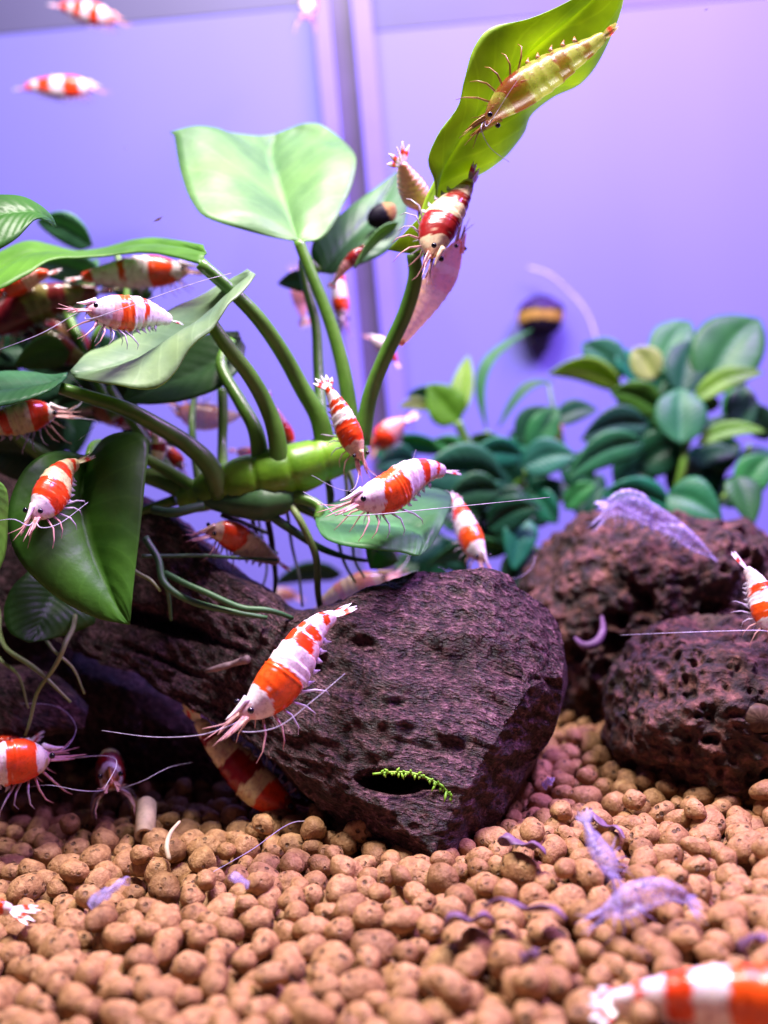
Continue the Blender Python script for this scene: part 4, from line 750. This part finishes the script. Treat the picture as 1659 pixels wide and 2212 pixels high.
S('red and white tail of a shrimp lying on the front gravel at the left edge', [(-180, 1930), (-120, 1940), (-60, 1950), (-10, 1958), (25, 1965)], 12.5, 40, (.2, .9, .3), [(.5, 'W'), (.7, 'R'), (.85, 'W'), (.93, 'R'), (1, 'W')], group=G, aut=False, legs=False, fan=1.6)
S('large blurred red and white shrimp lying across the front gravel', [(1900, 2235), (1800, 2210), (1690, 2178), (1590, 2165), (1490, 2158), (1400, 2158), (1325, 2168)], (9.0, 9.6), 92, (-.05, .9, .42), [(.20, 'W'), (.55, 'O'), (.68, 'W'), (.785, 'R'), (.86, 'W'), (.90, 'R'), (1, 'W')], group=G, spread=.85, fan=.75, nr=90, ns=32, vent=1.9, aut=False)
S('red and white shrimp head-down in front of the algae-coated lava rock', [(1668, 1365), (1655, 1330), (1645, 1290), (1632, 1255), (1612, 1228)], (14.6, 15.0), 32, (.6, .3, .7), [(.2, 'W'), (.42, 'O'), (.58, 'W'), (.7, 'R'), (1, 'W')], group=G, spread=.15, fan=1.6, ants=[[(1640, 1362, 14.5), (1540, 1364, 14.6), (1430, 1368, 14.8), (1340, 1372, 15.2)]])
S('small red and white shrimp swimming high by the wall near its shaded top', [(252, 44), (225, 38), (195, 30), (160, 20), (130, 14)], 24, 24, (.05, .9, .4), [(.18, 'P'), (.28, 'W'), (.45, 'R'), (.6, 'W'), (.75, 'R'), (.85, 'W'), (1, 'R')], group=G, aut=False, lens=.6, spread=.9)
S('small red and white shrimp swimming along the lilac wall above the pale heart leaf', [(202, 192), (178, 190), (148, 190), (112, 188), (80, 186), (56, 190)], 24, 25, (.0, .95, .3), [(.18, 'W'), (.42, 'R'), (.62, 'W'), (.82, 'R'), (.9, 'W'), (1, 'R')], group=G, aut=False, lens=.6, spread=1.0, fan=1.3)
S('red and white shrimp facing forward at the water top beside the glass seam', [(662, 30), (664, 20), (668, 8), (672, -6), (676, -20)], (22.5, 25), 26, (.1, .9, .3), [(.25, 'W'), (.6, 'R'), (1, 'W')], group=G, aut=False)
S('pale pink shrimp with spread red-tipped tail clinging behind the yellow-green leaf', [(912, 455), (902, 432), (890, 405), (878, 378), (868, 352)], (15.9, 15.4), 36, (.3, .2, .9), [(.22, 'A'), (.9, 'P'), (1, 'P')], group=G, spread=1.0, fan=1.25, tipcol='R', aut=False, legs=False)
S('dark red and grey-white shrimp hanging head-down from the yellow-green leaf', [(932, 555), (936, 522), (948, 488), (972, 452), (996, 420), (1014, 392)], (14.3, 14.9), 44, (.75, -.25, .5), [(.18, 'C'), (.46, 'D'), (.64, 'C'), (.78, 'D'), (.88, 'C'), (.95, 'D'), (1, 'C')], group=G, fcol='C', spread=.35, aut=False, vent=2.0)
S('pale orange translucent shrimp head-up behind the tall petiole', [(992, 520), (972, 562), (950, 606), (922, 652), (893, 700), (872, 735)], (15.4, 15.9), 34, (.7, -.3, .5), [(.22, 'A'), (.30, 'Q'), (.44, 'A'), (1, 'Q')], group=G, mat='shellc', fcol='Q', aut=False, lens=.4, fan=.6)
S('amber translucent shrimp spread under the tall yellow-green leaf', [(1050, 262), (1082, 228), (1122, 196), (1170, 166), (1222, 132), (1272, 102), (1305, 78)], (13.9, 13.6), 44, (.55, -.62, .45), [(.15, 'T'), (.20, 'G'), (.38, 'D'), (.60, 'G'), (.71, 'D'), (.82, 'G'), (.88, 'D'), (1, 'G')], group=G, mat='shellx', limb='limbx', fcol='G', spread=.15, fan=.9, ants=[[(1055, 270, 13.8), (1100, 200, 13.7), (1135, 150, 13.7)], [(1040, 280, 13.8), (1060, 320, 14), (1100, 350, 14.2)]])
S('red and white shrimp head-down before the dark glass seam', [(741, 698), (737, 668), (734, 636), (734, 604), (740, 575)], 19.5, 25, (-.1, .2, .9), [(.2, 'W'), (.42, 'R'), (.72, 'W'), (.84, 'R'), (1, 'W')], group=G, aut=False, lens=.5)
S('faded red shrimp behind the pale leaf petioles near the seam', [(640, 600), (646, 625), (650, 655), (655, 685)], 20.5, 24, (-.4, .2, .8), [(.4, 'P'), (.7, 'T'), (1, 'P')], group=G, mat='shellc', aut=False, legs=False)
S('small pale shrimp passing behind the tall petiole base', [(800, 730), (822, 742), (842, 760), (856, 782)], 20, 15, (.3, .8, .4), [(.45, 'W'), (.7, 'T'), (1, 'R')], group=G, aut=False, legs=False)
S('pinkish red shrimp drifting by the seam right of the rhizome tip', [(812, 965), (830, 945), (850, 925), (876, 908)], 21.5, 28, (-.3, .8, .5), [(.5, 'R'), (1, 'P')], group=G, aut=False, lens=.5)
S('reddish shrimp resting on the grey-green leaf behind the pale leaf', [(790, 535), (765, 555), (742, 580), (722, 610)], 17.0, 16, (.4, .7, .5), [(.5, 'D'), (1, 'P')], group=G, aut=False, legs=False)
S('small red shrimp in the gap left of the rhizome', [(392, 1012), (382, 995), (370, 978), (358, 965)], 17.6, 18, (.4, .6, .6), [(.2, 'W'), (.8, 'R'), (1, 'W')], group=G, aut=False, legs=False)
S('dull red shrimp behind the bright ringed part of the rhizome', [(560, 1000), (545, 990), (530, 980), (512, 975)], 19, 20, (0, .9, .4), [(.6, 'R'), (1, 'T')], group=G, mat='shellc', aut=False, legs=False)
S('amber shrimp far back seen between the hanging roots', [(640, 1290), (618, 1285), (596, 1284), (575, 1290)], 23, 16, (0, .9, .4), [(.5, 'T'), (1, 'C')], group=G, mat='shellc', aut=False, legs=False)
S('dim brownish-red shrimp behind the arching left petiole', [(200, 890), (240, 895), (280, 905), (320, 925)], 18.2, 28, (0, .8, .5), [(.4, 'T'), (.7, 'D'), (1, 'T')], group=G, mat='shellc', aut=False, legs=False)
S('pale whiskered shrimp peeping out beside the heart-shaped leaf', [(335, 938), (342, 960), (340, 985), (330, 1010)], 16.6, 20, (-.3, .3, .8), [(.3, 'Y'), (.5, 'D'), (1, 'Y')], group=G, aut=False)

# shed skins
LB = [(1, 'L')]; KW = dict(mat='molt', limb='molt', cat='shed skin', name='shed_shrimp_skin', aut=False)
S('crumpled lilac shed shrimp skin lying on top of the reddish lava rock', [(1300, 1120), (1335, 1095), (1380, 1100), (1430, 1125), (1475, 1150), (1510, 1180)], (17.4, 17.6), 26, (.3, .8, .4), LB, spread=.6, **KW)
S('wispy lilac shed skin curled beside another on the reddish lava rock', [(1400, 1118), (1380, 1090), (1345, 1075), (1312, 1085)], (17.2, 17.0), 26, (.1, .8, .5), LB, **KW)
def gd(x, y, h=.003): return ground_d(x, y, h)
S('translucent lilac shed shrimp skin on the open gravel', [(1300, 1975), (1340, 1955), (1380, 1935), (1420, 1925), (1460, 1930), (1485, 1945)], (gd(1300, 1975), gd(1485, 1945)), 40, (.1, .8, .5), LB, spread=.7, **KW)
S('pale upright tail piece of a shed skin on the open gravel', [(1325, 1895), (1310, 1860), (1290, 1830), (1275, 1800), (1268, 1780)], (gd(1325, 1890, .005), gd(1325, 1890, .005) + .3), 32, (-.5, .3, .8), LB, **KW)
def flake(label, pts, hw, mat, h=.0028, fold=.5):
    A, B = pts; a = P(*A, ground_d(*A, h)); b = P(*B, ground_d(*B, h)); ax = b - a; sd = ax.cross(Vector((0, 0, 1))).normalized(); wd = hw * 1.7 * px(ground_d(*A, h)); V, Fc = [], []; n = 14; sd = (sd + Vector((0, 0, .55))).normalized()
    for i in range(n + 1):
        v = i / n; c = a + ax * v + Vector((0, 0, .0012 * math.sin(v * 3.1) + .0006 * math.sin(v * 9))); ww = wd * max(.05, math.sin(math.pi * v ** .7) ** .5 * (1 + .45 * noise.noise(Vector((v * 5, A[1], 2)))))
        for k in range(7): s_ = (k - 3) / 3; V.append(c + sd * (ww * s_) + Vector((0, 0, 1)) * (.12 * ww * (1 - s_ * s_) + .55 * ww * noise.noise(Vector((v * 3.5, s_ * 1.6, A[0])))))
    for i in range(n):
        for k in range(6): q = i * 7 + k; Fc.append((q, q + 1, q + 8, q + 7))
    o = link('shell_flake', V, Fc, MAT[mat]); md = o.modifiers.new('thickness', 'SOLIDIFY'); md.thickness = .0002; tag(o, label, 'flake'); return o
o = tube_obj('curled_scrap', [P(1300, 1332, 17.6), P(1302, 1362, 17.3), P(1288, 1388, 17.2), P(1262, 1395, 17.2), P(1242, 1378, 17.4)], [.0003, .0006, .0008, .0007, .0003], MAT['litter'], None, 20, 8); tag(o, 'curled mauve scrap caught in front of the reddish lava rock', 'scrap')
S('small wispy lilac skin fragment trailing down the face of the reddish lava rock', [(1440, 1135), (1470, 1150), (1505, 1178), (1535, 1200)], (17.3, 17.3), 18, (.4, .8, .4), LB, spread=.3, **KW)
flake('smooth lilac shell flake standing among the pellets on the front left gravel', [(198, 1965), (280, 1915)], 22, 'molt', .0035)
flake('mauve curled flake lying on the front gravel below the driftwood knob', [(955, 2005), (1072, 1998)], 22, 'litter', .0030)
flake('long ragged mauve flake pointing at the shed skin on the open gravel', [(1045, 1960), (1225, 1990)], 16, 'litter', .0035)
flake('thin violet sliver lying under the pale upright shed tail', [(1270, 1775), (1350, 1815)], 9, 'litter', .0034)
flake('crumpled mauve scrap beside the foot of the driftwood knob', [(1080, 1825), (1180, 1850)], 18, 'litter', .0034)
flake('violet scrap wedged between pellets on the right front gravel', [(1600, 2060), (1659, 2040)], 20, 'litter', .003)
flake('tiny dark violet chip on the gravel in front of the mauve flake', [(1130, 2090), (1160, 2075)], 14, 'litter', .003)
flake('small blue chip on the gravel between driftwood and lava rock', [(1178, 1706), (1194, 1700)], 10, 'molt', .003)
flake('small bluish chip lying near the tan pellet cluster of the front left gravel', [(505, 1905), (535, 1925)], 12, 'molt', .0034)

# ------------------------------------------------------------------ snails
def snail(label, c, w_, h_, ang, up, colf, depth_dir, foot=True):
    V, Fc, C = [], [], []; a1 = RT * math.cos(ang) + UP * math.sin(ang); a2 = -RT * math.sin(ang) + UP * math.cos(ang); nd = depth_dir.normalized(); nu, nv = 26, 36
    a1 = (a1 - nd * a1.dot(nd)).normalized(); a2 = nd.cross(a1)
    for i in range(nu + 1):
        th = math.pi * i / nu
        for j in range(nv):
            ph = 2 * math.pi * j / nv; x, y, z = math.sin(th) * math.cos(ph), math.sin(th) * math.sin(ph), math.cos(th)
            sp_ = 1 + .14 * math.exp(-((x - .75) ** 2 + (y - .25) ** 2) / .08) - .10 * math.exp(-((x - .45) ** 2 + (y - .30) ** 2) / .02)
            r = sp_ * (1 + .012 * math.sin(ph * 14)); V.append(c + a1 * (x * w_ * r) + a2 * (y * h_ * r) + nd * (z * h_ * .72 * r)); C.append(colf(x, y, z))
    for i in range(nu):
        for j in range(nv): Fc.append((i * nv + j, (i + 1) * nv + j, (i + 1) * nv + (j + 1) % nv, i * nv + (j + 1) % nv))
    o = link('snail', V, Fc, MAT['snail'], origin=c - nd * h_ * .7); ca_ = o.data.color_attributes.new('pattern', 'FLOAT_COLOR', 'POINT'); ca_.data.foreach_set('color', [q for cc in C for q in (*cc, 1)]); tag(o, label, 'snail')
    if foot:
        FV, FF = [], []; tube(FV, FF, [c - a2 * h_ * .75 - a1 * w_ * (.55 - .12 * k) - nd * h_ * .45 for k in range(10)], [h_ * .30 * math.sin(.25 + 2.6 * k / 9) for k in range(10)], 8); link('foot', FV, FF, MAT['rootdark'], o)
        for s_ in (-.75, -.35): FV, FF = [], []; tube(FV, FF, cr([c + a1 * w_ * s_ - a2 * h_ * .75 - nd * h_ * .3, c + a1 * w_ * (s_ - .18) - a2 * h_ * 1.02, c + a1 * w_ * (s_ - .35) - a2 * h_ * 1.2], 6), [h_ * .06, h_ * .05, h_ * .04, h_ * .03, h_ * .03, h_ * .02], 6); link('tentacle', FV, FF, MAT['rootdark'], o)
    return o
BK = (.006, .004, .012); YE = (.34, .21, .04); PU = (.05, .02, .16)
def zc(x, y, z):
    q = y + .10 * math.sin(x * 2.2 + .4) + .14 * x * x
    return PU if q > .50 and q < .75 else BK if q > .24 else YE if q > -.16 else BK
snail('black snail with a mustard-yellow band crawling on the lilac wall', on_wall(1167, 684, .005), 50 * px(28.6), 46 * px(28.6), .12, 0, zc, Vector((0, -1, .1)))
snail('dark snail with brown lip on the grey-green leaf behind the pale leaf', P(825, 466, 17.4), 34 * px(17.4), 26 * px(17.4), .5, 0, lambda x, y, z: BK if x < .35 else (.30, .17, .06), -F, True)
snail('tan ridged snail stuck on the algae-coated lava rock', P(1638, 1552, surface_hit(1638, 1552, lava2) - .05), 42 * px(15.8), 30 * px(15.8), -.2, 0, lambda x, y, z: (.10, .06, .04) if math.sin(math.atan2(y, x) * 12) > 0 else (.065, .038, .025), -F, False)
snail('rusty orange snail half hidden among the small plant leaves', P(1185, 938, 24.2), 32 * px(24.2), 30 * px(24.2), .3, 0, lambda x, y, z: (.42, .17, .03) if z > .2 else (.25, .09, .03), -F, True)

# ------------------------------------------------------------------ small things
pts = [(805, 1672), (850, 1668), (890, 1670), (930, 1684), (965, 1708), (980, 1735)]
MD_ = (surface_hit(790, 1655) + surface_hit(985, 1740) + surface_hit(870, 1640)) / 3 - .12
mo = empty('moss_strand', P(890, 1672, MD_)); tag(mo, 'tiny bright green moss strand hanging over the hollow in the driftwood knob', 'moss')
WPOS[mo.name] = P(890, 1672, MD_); mp = cr([P(x, y, MD_) for x, y in pts], 40); V, Fc = [], []; tube(V, Fc, mp, .00014, 5); link('strand', V, Fc, MAT['moss'], mo)
for k in range(3, 38, 1):
    V, Fc = [], []; a = mp[k]; ln_ = rg.uniform(.0003, .0010) * (1.6 if k in (26, 30, 31, 34) else 1); dr = (UP * (-.9 if k % 3 else .5) + RT * rg.uniform(-.6, .6) - F * rg.uniform(0, .5)).normalized()
    tube(V, Fc, [a, a + dr * ln_ * .5, a + dr * ln_], [.00008, .00020, .00004], 5); link('moss_leaf', V, Fc, MAT['moss'], mo)
d1, d2 = surface_hit(448, 1449), surface_hit(530, 1424)
o = tube_obj('twig', [P(446, 1449, d1 - .12), P(480, 1440, (d1 + d2) / 2 - .12), P(505, 1433, (d1 + d2) / 2 - .12), P(534, 1424, d2 - .12)], [.0003, .0005, .0004, .0006], MAT['twig'], None, 12, 8, .0001); tag(o, 'short pale twig lying on the driftwood beside the red and white shrimp', 'twig')
d0_ = ground_d(315, 1800, .002); a = P(312, 1805, d0_); b = P(318, 1748, d0_ + .55) + Vector((0, 0, .0008)); V, Fc = [], []
ax = (b - a).normalized(); s1 = ax.cross(Vector((0, 0, 1))).normalized(); s2 = ax.cross(s1); rad_o = 22 * px(d0_); NS = 20
for (t_, r_) in ((0, 1), (1, 1), (1, .6), (0, .6)):
    for k in range(NS): q = 2 * math.pi * k / NS; V.append(a.lerp(b, t_) + (s1 * math.cos(q) + s2 * math.sin(q)) * rad_o * r_ * (1 + .05 * math.sin(3 * q)))
for i in range(4):
    for k in range(NS): Fc.append((i * NS + k, i * NS + (k + 1) % NS, ((i + 1) % 4) * NS + (k + 1) % NS, ((i + 1) % 4) * NS + k))
o = link('ceramic_tube', V, Fc, MAT['cream']); tag(o, 'small cream hollow tube lying on the gravel below the branch', 'tube')
d0_ = ground_d(368, 1850, .003); o = tube_obj('plant_stalk', [P(366, 1858, d0_), P(360, 1830, d0_ + .1), P(368, 1800, d0_ + .3), P(388, 1775, d0_ + .6)], [.0003, .00035, .0003, .0002], MAT['cream'], None, 14, 6); tag(o, 'thin tan curved stalk poking out of the gravel beside the cream tube', 'stalk')
for lab, (x, y, d_), s_ in [('tiny white fleck floating before the wall above the wavy leaf', (341, 473, 12.6), 11), ('minute pale speck drifting beneath the banded swimmer by the wall', (272, 318, 18.0), 4), ('pale speck floating high right of the tall leaf tip', (1525, 20, 16.0), 5)]:
    c = P(x, y, d_); u_ = px(d_) * s_; V = [c + RT * u_ + UP * u_ * .5, c - RT * u_ - UP * u_ * .6, c + RT * u_ * .3 - UP * u_ * .3, c - F * u_ * .4]
    o = link('floating_speck', V, [(0, 1, 2), (0, 1, 3), (1, 2, 3), (0, 2, 3)], MAT['fleck'], smooth=False); tag(o, lab, 'speck')
